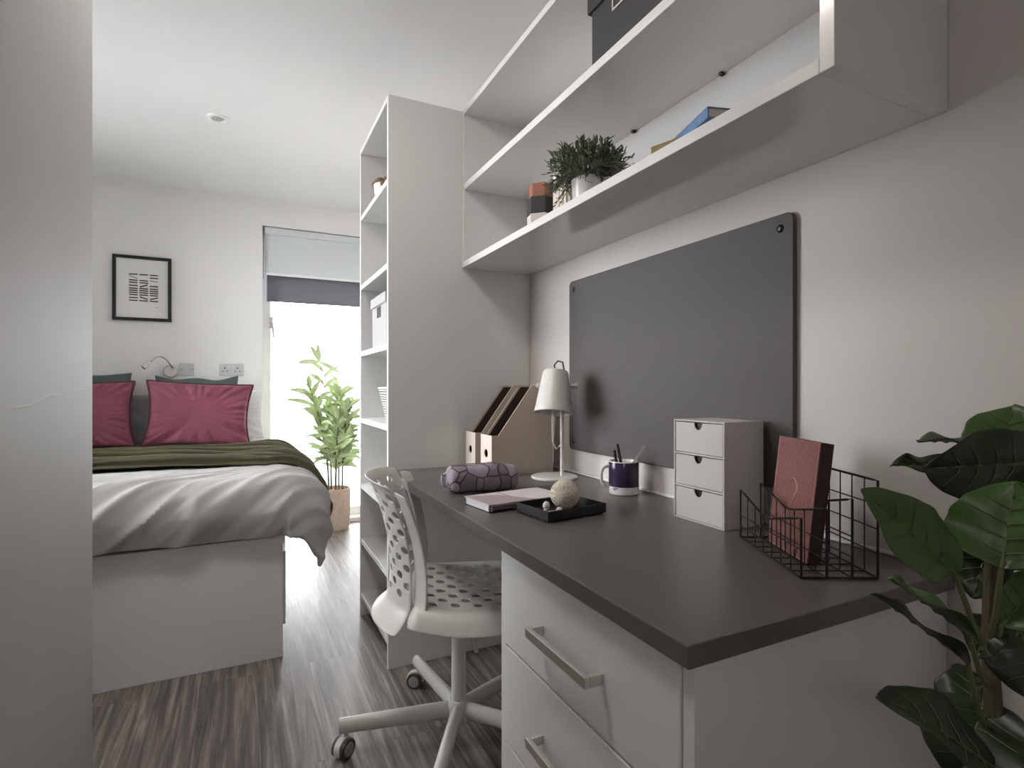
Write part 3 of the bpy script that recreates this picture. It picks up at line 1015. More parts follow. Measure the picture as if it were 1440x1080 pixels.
# ------------------------------------------------------------------ magazine files
def mag_file(label, y0, y1, x0=.777):
    x1 = x0 + .248
    t = thing('magazine_file', label, 'magazine file', ((x0 + x1) / 2, (y0 + y1) / 2, DT), group='cream magazine files on the desk')
    prof = [(x0, DT), (x1, DT), (x1, DT + .319), (x0 + .158, DT + .319), (x0 + .026, DT + .141), (x0, DT + .141)]
    th = .0035
    for ya in (y0, y1 - th):
        MB().prism(prof, ya, ya + th, 'y').build('side_panel', M['kraft'], t, smooth=False)
    fr = MB()
    # front with a real finger hole
    cy, cz, r = (y0 + y1) / 2, DT + .075, .0155
    poly = [(y0 + th, DT), (y1 - th, DT), (y1 - th, DT + .141), (y0 + th, DT + .141)]
    n = 24
    def sq(a):
        c, s_ = math.cos(a), math.sin(a)
        hw, up, dn = (y1 - y0) / 2 - th, DT + .141 - cz, cz - DT
        k = min(hw / abs(c) if abs(c) > 1e-6 else 9, (up if s_ > 0 else dn) / abs(s_) if abs(s_) > 1e-6 else 9)
        return cy + c * k, cz + s_ * k
    hw, up, dn = (y1 - y0) / 2 - th, DT + .141 - cz, cz - DT
    angs = sorted([2 * PI * k / n for k in range(n)] + [math.atan2(u, s) % (2 * PI) for s in (hw, -hw) for u in (up, -dn)])
    for xa in (x0, x0 + th):
        outer = [fr.bm.verts.new((xa, *sq(a))) for a in angs]
        inner = [fr.bm.verts.new((xa, cy + r * math.cos(a), cz + r * math.sin(a))) for a in angs]
        k_ = len(angs)
        for i in range(k_):
            fr.bm.faces.new((outer[i], outer[(i + 1) % k_], inner[(i + 1) % k_], inner[i]))
        if xa == x0:
            in0 = inner
        else:
            for i in range(k_):
                fr.bm.faces.new((in0[i], in0[(i + 1) % k_], inner[(i + 1) % k_], inner[i]))
    fr.build('front_panel', M['kraftf'], t, smooth=False)
    MB().box(x1 - th, x1, y0 + th, y1 - th, DT, DT + .319).build('back_panel', M['kraft'], t, smooth=False)
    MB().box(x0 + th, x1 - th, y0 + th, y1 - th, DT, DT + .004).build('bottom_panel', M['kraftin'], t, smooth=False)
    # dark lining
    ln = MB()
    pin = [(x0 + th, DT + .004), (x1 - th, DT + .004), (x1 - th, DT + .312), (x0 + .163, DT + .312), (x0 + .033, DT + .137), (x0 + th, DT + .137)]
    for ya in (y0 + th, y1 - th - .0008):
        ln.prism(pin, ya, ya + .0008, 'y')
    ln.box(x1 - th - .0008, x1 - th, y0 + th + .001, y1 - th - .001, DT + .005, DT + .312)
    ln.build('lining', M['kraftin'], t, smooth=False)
    return t
mag_file('cream card magazine file nearest the desk lamp, its tan side in view', 1.742, 1.842)
mag_file('cream card magazine file standing against the bookcase, behind its twin', 1.893, 1.993)

# ------------------------------------------------------------------ desk lamp
lx, ly = .956, 1.615
lp = thing('desk_lamp', 'white desk lamp with a tilted drum shade on a round base', 'lamp', (lx, ly, DT))
MB().lathe([(0, 0), (.078, 0), (.080, .002), (.080, .006), (.076, .009), (0, .009)], (lx, ly, DT), 48).build('base', M['lamppaint'], lp)
plx, ply = lx + .020, ly - .018
MB().cyl((plx, ply, DT + .008), (plx, ply, 1.070), .0065, n=16).build('pole', M['lamppaint'], lp)
# shade axis leans toward the room
top = Vector((.960, 1.612, 1.118))
axis = Vector((-.16, -.16, -1)).normalized()
q = axis.to_track_quat('Z', 'Y').to_matrix().to_4x4()
T = Matrix.Translation(top) @ q
MB().lathe([(0, .002), (.030, .002), (.041, .006), (.044, .012), (.0655, .150), (.0640, .150), (.0425, .016), (.030, .007), (0, .007)], T=T, n=48).build('lamp_shade', M['lamppaint'], lp)
bb = MB()
bb.lathe([(0, .010), (.014, .012), (.014, .045), (.024, .065), (.030, .085), (.027, .105), (.015, .120), (0, .125)], T=T, n=24)
bb.build('bulb', M['bulb'], lp)
side = Vector((.84, -.54, 0)).normalized()
kn = top + axis * .055
MB().cyl(kn + side * .040, kn + side * .072, .006, n=14).cyl(kn + side * .068, kn + side * .078, .011, .009, n=14).box(-.004, .004, -.002, .002, -.024, .0, Matrix.Translation(kn + side * .072)).build('tilt_knob', M['lamppaint'], lp)
MB().cyl(kn - side * .040, kn - side * .060, .006, n=14).cyl(kn - side * .056, kn - side * .063, .008, n=14).build('tilt_knob', M['lamppaint'], lp)
yk = []
for k in range(13):
    a = PI * k / 12
    yk.append(kn + side * .064 * math.cos(a) + Vector((.035, .045, -.02)) * math.sin(a))
MB().tube(yk, .003, 8).build('yoke', M['lamppaint'], lp)
MB().tube([top + Vector((0, 0, -.004)), top + Vector((-.004, .004, .016)), top + Vector((.006, -.004, .030)), top + Vector((.020, -.012, .026)), top + Vector((.028, -.008, .0)), top + Vector((.045, .02, -.045)), (plx + .012, ply + .012, 1.05)], .0028, 8).build('cable', M['rubber'], lp)
MB().tube([(plx, ply + .006, .86), (plx - .012, ply + .02, .845), (plx - .02, ply + .03, .87), (plx - .022, ply + .03, .96), (plx - .015, ply + .025, 1.0)], .0022, 6).build('cord', M['lamppaint'], lp)

# ------------------------------------------------------------------ pencil case
pc = thing('pencil_case', 'padded mauve pencil case with a leaf outline print on the desk', 'pencil case', (.645, 1.515, DT), rz=-.08)
def pcf(u, v):
    # rounded bolster along x
    t_ = u * 2 - 1
    L = .112
    x = L * (math.sin(t_ * PI / 2) * .5 + t_ * .5)
    e_ = max(0, 1 - abs(t_) ** 7) ** .5
    a = 2 * PI * v
    cy_, cz_ = math.cos(a), math.sin(a)
    ry, rz_ = .043 * e_, .040 * e_
    y = ry * math.copysign(abs(cy_) ** .75, cy_)
    z = rz_ * math.copysign(abs(cz_) ** .75, cz_)
    d = .006 * wr(x, y, z, 22, 3) + .004 * wr(x, y, z, 50, 7)
    return Vector((x * (1 + d * .5), y + d * cy_, .0405 + z * (1 + .04 * math.sin(x * 40)) + d * max(0, cz_)))
MB().grid(33, 33, pcf).build('case_body', M['case'], pc, merge=.0004, sub=1, local=True)
MB().tube([(-.098, 0, .080), (-.05, -.001, .0825), (0, 0, .083), (.05, .001, .0815), (.098, 0, .078)], .0018, 6).build('zip', M['mauve'], pc, local=True)
MB().tube([(-.108, .02, .055), (-.118, .022, .05), (-.121, .02, .035), (-.117, .018, .02), (-.108, .02, .018)], .004, 6, flat=1.6).build('wrist_loop', M['case'], pc, local=True)

# ------------------------------------------------------------------ notebook and pen
nb = thing('notebook', 'pale pink and mauve notebook lying on the desk in front of the pencil case', 'notebook', (.655, 1.312, DT), rz=.13)
B(-.120, .120, -.066, .066, 0, .0015).build('back_cover', M['blackm'], nb, smooth=False, local=True)
B(-.116, .118, -.052, .064, .0015, .0185).build('page_block', M['paper'], nb, smooth=False, local=True)
fc = B(-.120, .120, -.066, .066, .0185, .021).build('front_cover', M['pink'], nb, smooth=False, bevel=.0006, local=True)
MB().prism([(-.1195, -.0655), (.02, -.0655), (-.035, .03), (-.1195, .0655)], .0210, .0214, 'z').build('mauve_panel', M['mauve'], nb, smooth=False, local=True)
B(-.1205, -.118, -.0665, -.064, 0, .0212).build('elastic_corner', M['blackm'], nb, smooth=False, local=True)
B(-.020, -.016, -.0668, .0668, -.0, .0216).build('elastic_band', M['mauve'], nb, smooth=False, local=True)
a_ = .13
def nbw(x, y, z):
    return (.655 + x * math.cos(a_) - y * math.sin(a_), 1.312 + x * math.sin(a_) + y * math.cos(a_), DT + z)
pen = thing('pen', 'mauve metal pen tucked along the front edge of the pale notebook', 'pen', nbw(-.04, -.059, .0015))
MB().tube([nbw(-.112, -.0593, .0075), nbw(-.06, -.0593, .0075), nbw(-.035, -.0593, .0075)], .0055, 12).build('cap', M['penm'], pen)
MB().tube([nbw(-.035, -.0593, .0075), nbw(.02, -.0593, .0075), nbw(.030, -.0593, .0075)], [.005, .005, .0015], 12).build('barrel', M['mauve'], pen)

# ------------------------------------------------------------------ tray, twine, earphones
tr = thing('desk_tray', 'small shallow black tray holding a ball of twine on the desk', 'tray', (.706, 1.160, DT), rz=.13)
tm = MB()
tm.box(-.090, .090, -.066, .066, .003, .006)
for a in ((-.090, -.086, -.066, .066), (.086, .090, -.066, .066), (-.086, .086, -.066, -.062), (-.086, .086, .062, .066)):
    tm.box(a[0], a[1], a[2], a[3], .003, .026)
for sx in (-1, 1):
    for sy in (-1, 1):
        tm.box(sx * .076 - .008, sx * .076 + .008, sy * .054 - .008, sy * .054 + .008, 0, .003)
tm.build('tray_body', M['blackm'], tr, smooth=False, bevel=.0012, local=True)
def traw(x, y, z):
    return Vector((.706 + x * math.cos(a_) - y * math.sin(a_), 1.160 + x * math.sin(a_) + y * math.cos(a_), DT + z))
tc_ = traw(.022, .012, .006 + .0365)
tb = thing('twine_ball', 'ball of cream twine sitting in the black tray', 'twine', tc_ - Vector((0, 0, .0365)))
MB().sph(tc_, .0345, 24).build('core', M['kraft'], tb)
tw = MB()
r4 = random.Random(3)
for k in range(46):
    ax = Vector((r4.gauss(0, 1), r4.gauss(0, 1), r4.gauss(0, .55))).normalized()
    if k % 3 == 0:
        ax = Vector((r4.gauss(0, .25), r4.gauss(0, .25), 1)).normalized()
    u_ = ax.orthogonal().normalized()
    v_ = ax.cross(u_)
    o_ = ax * r4.uniform(-.010, .010)
    rr = math.sqrt(.0358 ** 2 - o_.length ** 2)
    tw.tube([tc_ + o_ + (u_ * math.cos(2 * PI * j / 30) + v_ * math.sin(2 * PI * j / 30)) * rr for j in range(30)], .0015, 5, closed=True)
tw.build('strands', M['twine'], tb)
for i, (x, y, rz_, lab) in enumerate(((-.055, -.012, .7, 'white earbud standing nearest the left end of the black tray'), (-.030, -.030, 2.4, 'white earbud lying flat beside the twine in the black tray'))):
    c = traw(x, y, .0062)
    eb = thing('earbud', lab, 'earbud', c, rz_, 'earbuds in the tray')
    if i == 0:
        MB().sph((0, 0, .021), .0105, 14, (1, .8, 1)).build('bud', M['ceram'], eb, local=True)
        MB().tube([(0, 0, .017), (-.009, 0, .011), (-.026, 0, .0042)], .0042, 8).build('stalk', M['ceram'], eb, local=True)
    else:
        MB().sph((0, 0, .009), .009, 14, (1, .9, 1)).build('bud', M['ceram'], eb, local=True)
        MB().tube([(0, 0, .006), (.013, 0, .0045), (.027, 0, .004)], .0039, 8).build('stalk', M['ceram'], eb, local=True)

# ------------------------------------------------------------------ mug with pens
mx_, my_ = 1.000, 1.290
mg = thing('mug', 'dark purple mug with a white base band holding pens at the back of the desk', 'mug', (mx_, my_, DT))
MB().lathe([(0, .003), (.038, .003), (.038, 0), (.042, .002), (.0435, .006), (.0435, .024)], (mx_, my_, DT), 48).lathe([(.0435, .094), (.0425, .0965), (.0405, .0965), (.0395, .094), (.039, .010), (0, .008)], (mx_, my_, DT), 48).build('mug_body', M['ceram'], mg)
MB().lathe([(.0435, .024), (.0437, .0245), (.0437, .0935), (.0435, .094)], (mx_, my_, DT), 48).build('purple_band', M['mug'], mg)
hd = Vector((-.88, .47, 0))
hp = []
for k in range(13):
    a = -PI / 2 + PI * k / 12
    hp.append(Vector((mx_, my_, DT + .052)) + hd * (.041 + .026 * math.cos(a) ** .6 if abs(math.cos(a)) > 1e-6 else .041) + Vector((0, 0, .030 * math.sin(a))))
MB().tube(hp, .0055, 10, flat=1.2).build('handle', M['ceram'], mg)
mkd = MB()
for (dz, wd) in ((.0205, .017), (.0165, .009)):
    for k in range(6):
        a = math.atan2(-.55, -.86) - .38 + k * wd / .0435 / 6
        T = Matrix.Translation((mx_ + .0436 * math.cos(a), my_ + .0436 * math.sin(a), DT + dz)) @ Matrix.Rotation(a, 4, 'Z')
        mkd.box(-.0003, .0003, -.0017, .0017, -.0011, .0011, T)
mkd.build('printed_mark', M['black'], mg, smooth=False)
def stick(name, label, p, q_, r, mat, cat, tipmat=None):
    p, q_ = Vector(p), Vector(q_)
    t = thing(name, label, cat, p)
    d = (q_ - p)
    MB().tube([p, p + d * .1, p + d * .93, q_], [r * .3, r, r, r * .85], 10).build('barrel', mat, t)
    MB().tube([p + d * .62 + Vector((-.6, -.5, 0)) * r * 1.5, p + d * .97 + Vector((-.6, -.5, 0)) * r * 1.4], r * .28, 6).build('clip', tipmat or mat, t)
    return t
stick('pen', 'taller of the two black pens in the purple mug', (mx_ + .012, my_ + .004, DT + .013), (mx_ - .016, my_ + .010, DT + .146), .0042, M['black'], 'pen', M['chrome'])
stick('pen', 'shorter black pen in the purple mug, nearest its handle', (mx_ - .002, my_ + .012, DT + .013), (mx_ - .024, my_ + .014, DT + .128), .0040, M['black'], 'pen', M['chrome'])
rl = thing('ruler', 'clear narrow ruler leaning to the right in the purple mug', 'ruler', (mx_ - .016, my_ + .0, DT + .012))
p, q_ = Vector((mx_ - .022, my_ + .006, DT + .0125)), Vector((mx_ + .047, my_ - .040, DT + .140))
MB().tube([p, p + (q_ - p) * .5, q_], .0062, 4, flat=.25).build('blade', M['silver'], rl)

# ------------------------------------------------------------------ mini drawer chest
cx0, cx1, cy0, cy1, ch_ = .935, 1.058, .857, 1.012, .236
cs = thing('mini_drawer_chest', 'small white three-drawer card chest standing on the desk', 'chest', ((cx0 + cx1) / 2, (cy0 + cy1) / 2, DT))
m = MB()
m.box(cx0, cx1, cy0, cy0 + .004, DT, DT + ch_).box(cx0, cx1, cy1 - .004, cy1, DT, DT + ch_)
m.box(cx0, cx1, cy0 + .004, cy1 - .004, DT + ch_ - .004, DT + ch_).box(cx0, cx1, cy0 + .004, cy1 - .004, DT, DT + .004)
for k in (1, 2):
    z = DT + .004 + k * (ch_ - .004) / 3
    m.box(cx0, cx1, cy0 + .004, cy1 - .004, z - .004, z)
m.box(cx1 - .004, cx1, cy0 + .004, cy1 - .004, DT + .004, DT + ch_ - .004)
m.build('chest_body', M['cardw'], cs, smooth=False, bevel=.0008)
for k in range(3):
    z0 = DT + .0055 + k * (ch_ - .004) / 3
    z1 = z0 + (ch_ - .004) / 3 - .0072
    ym = (cy0 + cy1) / 2
    poly = [(cy0 + .006, z0), (cy1 - .006, z0), (cy1 - .006, z1)]
    for j in range(13):
        a = PI * j / 12
        poly.append((ym + .0125 * math.cos(a), z1 - .0165 * math.sin(a)))
    poly.append((cy0 + .006, z1))
    m = MB().prism(poly, cx0 + .0015, cx0 + .0045, 'x')
    m.box(cx0 + .0045, cx1 - .01, cy0 + .007, cy0 + .009, z0, z1 - .004).box(cx0 + .0045, cx1 - .01, cy1 - .009, cy1 - .007, z0, z1 - .004).box(cx0 + .0045, cx1 - .01, cy0 + .009, cy1 - .009, z0, z0 + .002)
    dr = m.build('drawer', M['cardw'], cs, smooth=False)
    B(cx0 + .0075, cx0 + .0085, ym - .018, ym + .018, z0 + .003, z1 - .001).build('finger_notch', M['black'], dr, smooth=False)

# ------------------------------------------------------------------ wire letter rack
U2, V2 = Vector((.449, .893, 0)).normalized(), Vector((.893, -.449, 0)).normalized()
A0 = Vector((.813, .587, DT + .003))
rk = thing('letter_rack', 'black wire letter rack with stepped dividers near the end of the desk', 'letter rack', (.93, .665, DT))
LR, WR = .240, .124
def rp(u_, v_, z):
    return A0 + U2 * u_ + V2 * v_ + Vector((0, 0, z))
def prof_h(i, u_):
    hf, hm_, hb = [(.097, .068, .098), (.112, .085, .112), (.128, .100, .128), (.158, .158, .158)][i]
    mid = LR * .56
    if i == 3:
        return .158
    if u_ < mid * .86:
        return hf + (hm_ - hf) * (u_ / (mid * .86))
    if u_ < mid:
        return hm_
    return hm_ + (hb - hm_) * ((u_ - mid) / (LR - mid))
for i in range(4):
    v_ = WR * i / 3
    m = MB()
    us = [LR * k / 16 for k in range(17)]
    topl = [rp(u_, v_, prof_h(i, u_)) for u_ in us]
    loop = [rp(0, v_, .0), rp(0, v_, .04)] + topl + [rp(LR, v_, .04), rp(LR, v_, 0)]
    m.tube(loop, .0021, 8)
    for k in range(1, 7):
        u_ = LR * k / 7
        m.tube([rp(u_, v_, 0), rp(u_, v_, prof_h(i, u_))], .0012, 6)
    nh = 3 if i < 3 else 4
    for k in range(1, nh):
        z = prof_h(i, LR * .56) * k / nh
        if i == 3:
            z = .158 * k / nh
        m.tube([rp(0, v_, z), rp(LR, v_, z)], .0012, 6)
    m.build('divider', M['blackwire'], rk)
m = MB()
for k in range(8):
    u_ = LR * k / 7
    m.tube([rp(u_, 0, 0), rp(u_, WR, 0)], .0021 if k in (0, 7) else .0012, 6)
for v_ in (0, WR / 3, 2 * WR / 3, WR):
    m.tube([rp(0, v_, 0), rp(LR, v_, 0)], .0016, 6)
m.build('rack_base', M['blackwire'], rk)

# rose journal leaning in the rack
def journal():
    t = thing('journal', 'rose coloured foil journal with an embossed feather leaning in the wire rack', 'book', (0, 0, 0))
    # local frame: x along the rack, z up, +y out of the front cover towards the room
    Y2 = -V2
    T = Matrix(((U2.x, Y2.x, 0), (U2.y, Y2.y, 0), (0, 0, 1)))
    t.location = rp(.066, .043, .002)
    R = T @ Matrix.Rotation(math.atan2(.022, .19), 3, 'X')
    t.rotation_euler = R.to_euler()
    W, H_, TH = .144, .212, .025
    B(0, W, -.003, 0, 0, H_).build('front_cover', M['rose'], t, smooth=False, bevel=.0008, local=True)
    B(0, W, -TH, -TH + .003, 0, H_).build('back_cover', M['brown'], t, smooth=False, bevel=.0008, local=True)
    B(0, .003, -TH + .003, -.003, 0, H_).build('spine', M['brown'], t, smooth=False, local=True)
    B(.003, W - .003, -TH + .003, -.003, .003, H_ - .003).build('page_block', M['pages'], t, smooth=False, local=True)
    m = MB()
    for dx in (0, .005, -.005):
        m.tube([(.088 - dx, .0002, .058), (.078 - dx, .0002, .082), (.066 - dx * .6, .0002, .104), (.058 - dx * .3, .0002, .118), (.060, .0002, .130), (.074, .0002, .138), (.084, .0002, .132)], .0012, 5)
    m.build('embossed_feather', M['rosel'], t, local=True)
    m = MB()
    for x in (.0004, W - .0004):
        m.tube([(x, 0, 0), (x, 0, H_)], .0009, 5)
    m.tube([(0, 0, .0004), (W, 0, .0004)], .0009, 5)
    m.build('gilt_edge', M['rosel'], t, local=True)
    return t
journal()

# ------------------------------------------------------------------ swivel chair
CHX, CHY, FA = .580, 1.545, -.30
sc_ = thing('swivel_chair', 'white perforated swivel chair pushed halfway under the desk', 'chair', (CHX, CHY, 0), rz=FA)

def holed(nu, nv, hole, f, r=.32):
    m = MB()
    cache = {}
    def V(a, b):
        k = (round(a * 1000), round(b * 1000))
        if k not in cache:
            cache[k] = m.bm.verts.new(f(a / nu, b / nv))
        return cache[k]
    for i in range(nu):
        for j in range(nv):
            bd_ = [(i, j), (i + .5, j), (i + 1, j), (i + 1, j + .5), (i + 1, j + 1), (i + .5, j + 1), (i, j + 1), (i, j + .5)]
            O = [V(*p) for p in bd_]
            cx_, cy_ = i + .5, j + .5
            if hole(i, j):
                I = []
                for p in bd_:
                    a = math.atan2(p[1] - cy_, p[0] - cx_)
                    I.append(V(cx_ + r * math.cos(a), cy_ + r * math.sin(a)))
                for k in range(8):
                    m.bm.faces.new((O[k], O[(k + 1) % 8], I[(k + 1) % 8], I[k]))
            else:
                c = V(cx_, cy_)
                for k in range(0, 8, 2):
                    m.bm.faces.new((O[k], O[k + 1], c, O[k - 1]))
    return m

SH = .476
def seat_f(u, v):
    a, b = u * 2 - 1, v * 2 - 1          # a: back..front, b: right..left
    # squircle mapping
    x = a * math.sqrt(max(0, 1 - .30 * b * b))
    y = b * math.sqrt(max(0, 1 - .30 * a * a))
    r = max(abs(a), abs(b))
    X_ = .215 * x + .045
    Y_ = .255 * y
    z = SH - .022 * (1 - (x * x + y * y) / 2) + .010 * max(0, -a) ** 2
    # skirt
    if r > .8:
        e_ = (r - .8) / .2
        z -= .052 * e_ ** 2.2
    z -= .02 * max(0, a - .4) ** 2 * 2
    return Vector((X_, Y_, z))
holed(13, 13, lambda i, j: 2 <= i <= 10 and 2 <= j <= 10 and (i + j) % 2 == 0 or (2 <= i <= 10 and 2 <= j <= 10 and False), seat_f, r=.44).build('seat', M['plast'], sc_, solid=.006, soff=0, sub=2, local=True)

def back_f(u, v):
    th_ = (u * 2 - 1) * 1.12           # around the sitter
    s_ = v
    z = .405 + s_ * (.402 - .030 * abs(u * 2 - 1) ** 3)
    if v < .12:
        pass
    rad = .225 + .020 * (s_ - .4) ** 2
    waist = 1 - .10 * math.sin(PI * min(1, s_ * 1.1)) + .02
    lean = .050 * max(0, s_ - .12) ** 1.3 - .022 * math.sin(PI * s_)
    x = .012 - rad * math.cos(th_) * 1.0 - lean
    y = rad * math.sin(th_) * 1.06 * waist
    # flare at the very bottom, lip rolled back on the top
    if s_ < .15:
        e_ = (.15 - s_) / .15
        x -= .040 * e_ * e_ * math.cos(th_)
        y += .034 * e_ * e_ * math.sin(th_)
    if s_ > .93:
        e_ = (s_ - .93) / .07
        x -= .012 * e_ * e_ * math.cos(th_)
        y += .012 * e_ * e_ * math.sin(th_)
    return Vector((x, y, z))
UW = .15
holed(10, 16, lambda i, j: 3 <= j <= 14 and (i + j) % 2 == 0, lambda u, v: back_f(UW + u * (1 - 2 * UW), v), r=.42).build('backrest', M['plast'], sc_, solid=.006, soff=0, sub=2, local=True)
def wing_f(u, v, sg):
    uu = (UW - .01) * (1 - u) + .045 * u
    pt = back_f(uu if sg < 0 else 1 - uu, .04 + v * .93)
    th_ = (uu * 2 - 1) * 1.12 * (1 if sg < 0 else -1)
    inn = .010 * (1 - u)
    pt.x += inn * math.cos(th_)
    pt.y -= inn * math.sin(th_)
    return pt
for sg in (-1, 1):
    MB().grid(7, 18, lambda u, v: wing_f(u, v, sg)).build('side_wing', M['plast'], sc_, solid=.006, soff=0, sub=1, local=True)
m = MB()
m.cyl((0, 0, .385), (0, 0, .425), .05, .075, 24)
m.box(-.14, .14, -.05, .05, .405, .424)
m.build('seat_mount', M['plastg'], sc_, local=True, bevel=.004)
MB().cyl((0, 0, .06), (0, 0, .375), .0225, .0215, 28).build('column', M['plast'], sc_, local=True)
MB().cyl((0, 0, .36), (0, 0, .40), .015, n=20).build('gas_lift', M['black'], sc_, local=True)
MB().tube([(.012, -.012, .39), (.020, -.014, .37), (.030, -.016, .345), (.036, -.017, .325)], .0025, 8).build('lever', M['plast'], sc_, local=True)
MB().tube([(.035, -.017, .328), (.044, -.018, .295), (.052, -.019, .265)], [.005, .0075, .007], 10).build('lever_grip', M['plast'], sc_, local=True)
hb = MB().lathe([(0, .058), (.032, .058), (.036, .066), (.036, .108), (.028, .120), (0, .120)], n=30).build('hub', M['plast'], sc_, local=True)
for k in range(5):
    a = math.radians(95 + 72 * k) - FA
    d = Vector((math.cos(a), math.sin(a), 0))
    pts = [d * .02 + Vector((0, 0, .090)), d * .10 + Vector((0, 0, .089)), d * .20 + Vector((0, 0, .087)), d * .345 + Vector((0, 0, .084))]
    lg = MB().tube(pts, [.026, .0255, .0245, .022], 14, flat=.72).build('leg', M['plast'], sc_, local=True)
    c = d * .325
    s_ = Vector((-d.y, d.x, 0))
    ta = a + .9
    td = Vector((math.cos(ta), math.sin(ta), 0))
    ts = Vector((-td.y, td.x, 0))
    w0 = c + td * .012 + Vector((0, 0, .0275))
    cs_ = MB()
    cs_.cyl(c + Vector((0, 0, .04)), c + Vector((0, 0, .075)), .007, n=12)
    Tm = Matrix.Translation(w0) @ Matrix((( td.x, ts.x, 0, 0), (td.y, ts.y, 0, 0), (0, 0, 1, 0), (0, 0, 0, 1)))
    # hood: half drum over the wheels
    hood = [(.031 * math.cos(2 * PI * q / 24), .031 * math.sin(2 * PI * q / 24)) for q in range(-2, 14)]
    hood += [(-.024, -.004), (.024, -.004)]
    cs_.prism(hood, -.010, .010, 'y', Tm)
    cs_ = cs_.build('caster', M['plast'], sc_, local=True, bevel=.002)
    for sg in (-1, 1):
        wl = MB()
        wl.cyl(w0 + ts * sg * .0105, w0 + ts * sg * .0215, .0272, n=28)
        wl = wl.build('wheel', M['tyre'], cs_, local=True, bevel=.002)
        MB().cyl(w0 + ts * sg * .0212, w0 + ts * sg * .0232, .019, .018, n=24).build('wheel_disc', M['plastg'], cs_, local=True)

# ------------------------------------------------------------------ foreground leafy plant
fg = thing('potted_fiddle_leaf', 'large-leaved dark green potted plant beside the near end of the desk', 'plant', (.80, .30, 0))
MB().lathe([(0, 0), (.11, 0), (.12, .02), (.145, .28), (.138, .285), (.132, .27), (.13, .255), (0, .25)], (.80, .30, 0), 40).build('pot', M['potg'], fg)
MB().lathe([(.13, .256), (0, .262)], (.80, .30, 0), 30).build('soil', M['soil'], fg)
trunk = [(.80, .30, .25), (.795, .315, .45), (.80, .325, .62), (.798, .332, .76), (.80, .33, .88)]
MB().tube(trunk, [.014, .012, .010, .008, .006], 10).build('trunk', M['bark'], fg)

def leaf(base, tip, W, nrm, cup=.25, droop=.10, mat='leafshade', wave=.006, seed=0, stalk_from=None, root=None, shape=.75):
    base, tip = Vector(base), Vector(tip)
    d = tip - base
    L = d.length
    d.normalize()
    n_ = Vector(nrm)
    n_ = (n_ - d * n_.dot(d)).normalized()
    s_ = d.cross(n_).normalized()
    nu, nv = 16, 11
    def fpt(u, v):
        a = u
        t_ = v * 2 - 1
        wd = W / 2 * (math.sin(PI * a ** shape) ** .62 if 0 < a < 1 else 0.0)
        wd = max(wd, .0012)
        wd *= 1 + .035 * math.sin(a * 60 + seed) * abs(t_)
        z = cup * wd * abs(t_) ** 1.4 - droop * L * (a * a - a * .3) + wave * math.sin(a * 11 + seed + t_ * 1.5) * abs(t_) * (1 - a * .3)
        z -= .10 * wd * (1 if abs(t_) < .01 else 0)
        z += .0016 * math.sin(a * 40 - abs(t_) * 9) * (1 - abs(t_))
        return base + d * (a * L) + s_ * (wd * t_) + n_ * z
    o = MB().grid(nu, nv, fpt).build('leaf', M[mat], root or fg, solid=.0012, sub=1)
    mid = [fpt(k / 12, .5) + n_ * .0014 for k in range(12)]
    m2 = MB().tube(mid, [.0022 - .0015 * k / 11 for k in range(12)], 6)
    for k in (2, 4, 6, 8):
        for sg in (0.12, 0.88):
            m2.tube([fpt((k + j_ * .42) / 12, .5 + (sg - .5) * j_ / 4) + n_ * .0010 for j_ in range(5)], [.0008, .0007, .0006, .0005, .0003], 4)
    m2.build('vein', M['vein'], o)
    if stalk_from is not None:
        p0 = Vector(stalk_from)
        c1 = p0.lerp(base, .5) + Vector((0, 0, -.012))
        MB().tube([p0, p0.lerp(c1, .6), c1, c1.lerp(base, .6), base, base + d * .01], [.004, .0036, .0033, .003, .0028, .002], 8).build('stalk', M['stalk'], fg)
    return o
CAMV = Vector((0, 0, 1.06))
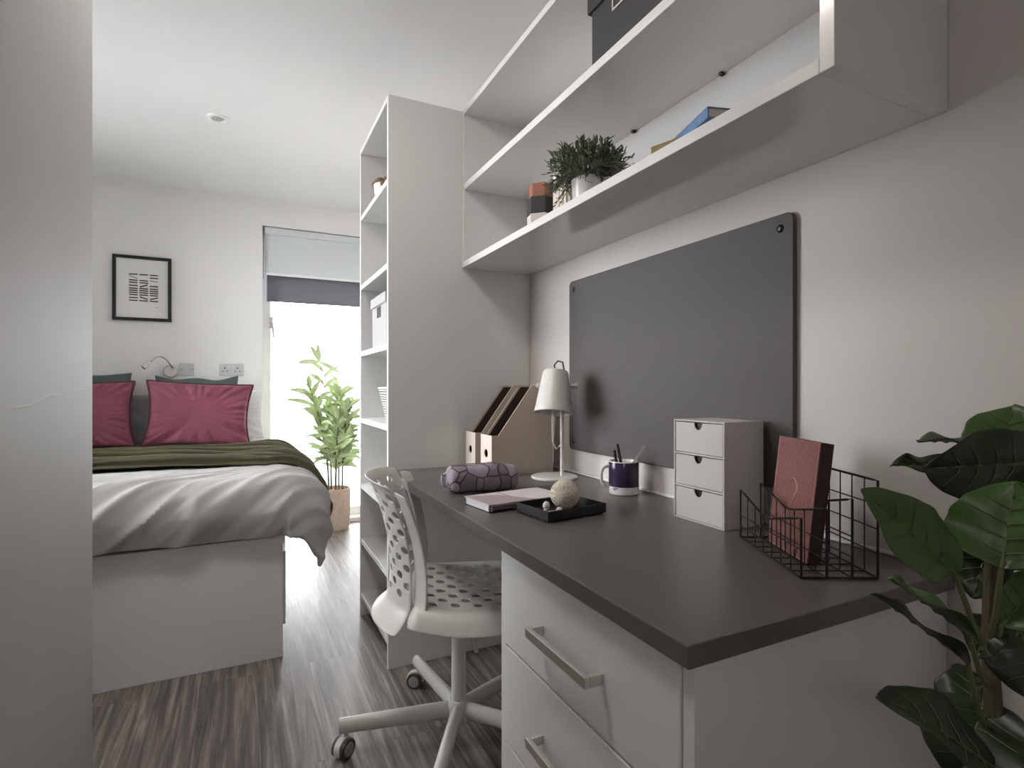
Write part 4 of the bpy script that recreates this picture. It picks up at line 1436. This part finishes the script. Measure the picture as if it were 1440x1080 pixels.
LEAVES = [
    ((0.7383, 0.3391, 0.8440), (0.6194, 0.3641, 0.9453), 0.074, (-0.7354, -0.3809, 0.5604), dict(mat='leaflit', cup=0.15, droop=0.10, seed=0.0, stalk_from=(.799, .331, 0.74))),
    ((0.7676, 0.3080, 0.8540), (0.7948, 0.3058, 0.9519), 0.113, (-0.8515, -0.3345, 0.4039), dict(mat='leaflit', cup=0.12, droop=0.02, seed=1.7, stalk_from=(.799, .331, 0.76))),
    ((0.8993, 0.3269, 0.9623), (0.7514, 0.3773, 0.9582), 0.100, (-0.9109, -0.3885, -0.1390), dict(mat='leafshade', cup=0.10, droop=0.02, seed=3.4, stalk_from=(.799, .331, 0.86))),
    ((0.8497, 0.3847, 0.9553), (0.7473, 0.4127, 0.9609), 0.043, (-0.4789, -0.2391, 0.8447), dict(mat='leafshade', cup=0.20, droop=0.04, seed=5.1, stalk_from=(.799, .331, 0.86))),
    ((0.8915, 0.3753, 0.9872), (0.7768, 0.3982, 0.9920), 0.056, (-0.1412, -0.0655, 0.9878), dict(mat='leafshade', cup=0.10, droop=0.02, seed=6.8, stalk_from=(.799, .331, 0.86))),
    ((0.8770, 0.3489, 0.9582), (0.9502, 0.3687, 1.0342), 0.095, (-0.8595, -0.3376, 0.3839), dict(mat='leaflit', cup=0.15, droop=0.00, seed=8.5, stalk_from=(.799, .331, 0.86))),
    ((0.7404, 0.3269, 0.7777), (0.6426, 0.3527, 0.8543), 0.067, (-0.2277, -0.1119, 0.9673), dict(mat='leaflit', cup=0.25, droop=0.10, seed=10.2, stalk_from=(.799, .331, 0.70))),
    ((0.7270, 0.3224, 0.7520), (0.6139, 0.3557, 0.8408), 0.047, (-0.1555, -0.0786, 0.9847), dict(mat='leafshade', cup=0.30, droop=0.06, seed=11.9, stalk_from=(.799, .331, 0.64))),
    ((0.7468, 0.3015, 0.6355), (0.6085, 0.3361, 0.7439), 0.084, (-0.4608, -0.2168, 0.8606), dict(mat='leafshade', cup=0.25, droop=0.14, seed=13.6, stalk_from=(.799, .331, 0.60))),
    ((0.8060, 0.3393, 0.6793), (0.7046, 0.3223, 0.6237), 0.107, (-0.3153, -0.1381, 0.9389), dict(mat='leafshade', cup=0.20, droop=0.10, seed=15.3, stalk_from=(.799, .331, 0.66))),
    ((0.7988, 0.3205, 0.7787), (0.8718, 0.3069, 0.8346), 0.068, (-0.8042, -0.3020, 0.5119), dict(mat='leaflit', cup=0.20, droop=0.04, seed=17.0, stalk_from=(.799, .331, 0.74))),
    ((0.8199, 0.3102, 0.7787), (0.8030, 0.2962, 0.7024), 0.078, (-0.7715, -0.2883, 0.5671), dict(mat='leafshade', cup=0.20, droop=0.04, seed=18.7, stalk_from=(.799, .331, 0.74))),
    ((0.8237, 0.3417, 0.8750), (0.7928, 0.3458, 0.8027), 0.057, (-0.8672, -0.3688, 0.3345), dict(mat='leafshade', cup=0.20, droop=0.04, seed=20.4, stalk_from=(.799, .331, 0.80))),
    ((0.8137, 0.3355, 0.7828), (0.7718, 0.3338, 0.7410), 0.042, (-0.7675, -0.3240, 0.5531), dict(mat='leafshade', cup=0.20, droop=0.06, seed=22.1, stalk_from=(.799, .331, 0.74))),
    ((0.8221, 0.3425, 0.6954), (0.8015, 0.3861, 0.6333), 0.081, (-0.3491, -0.1567, 0.9239), dict(mat='leafshade', cup=0.20, droop=0.06, seed=23.8, stalk_from=(.799, .331, 0.62))),
    ((0.8563, 0.3145, 0.9252), (0.8229, 0.3087, 0.8456), 0.068, (-0.8708, -0.3232, 0.3704), dict(mat='leafshade', cup=0.15, droop=0.04, seed=25.5, stalk_from=(.799, .331, 0.84))),
]
for L_ in LEAVES:
    leaf(*L_[:4], **L_[4])
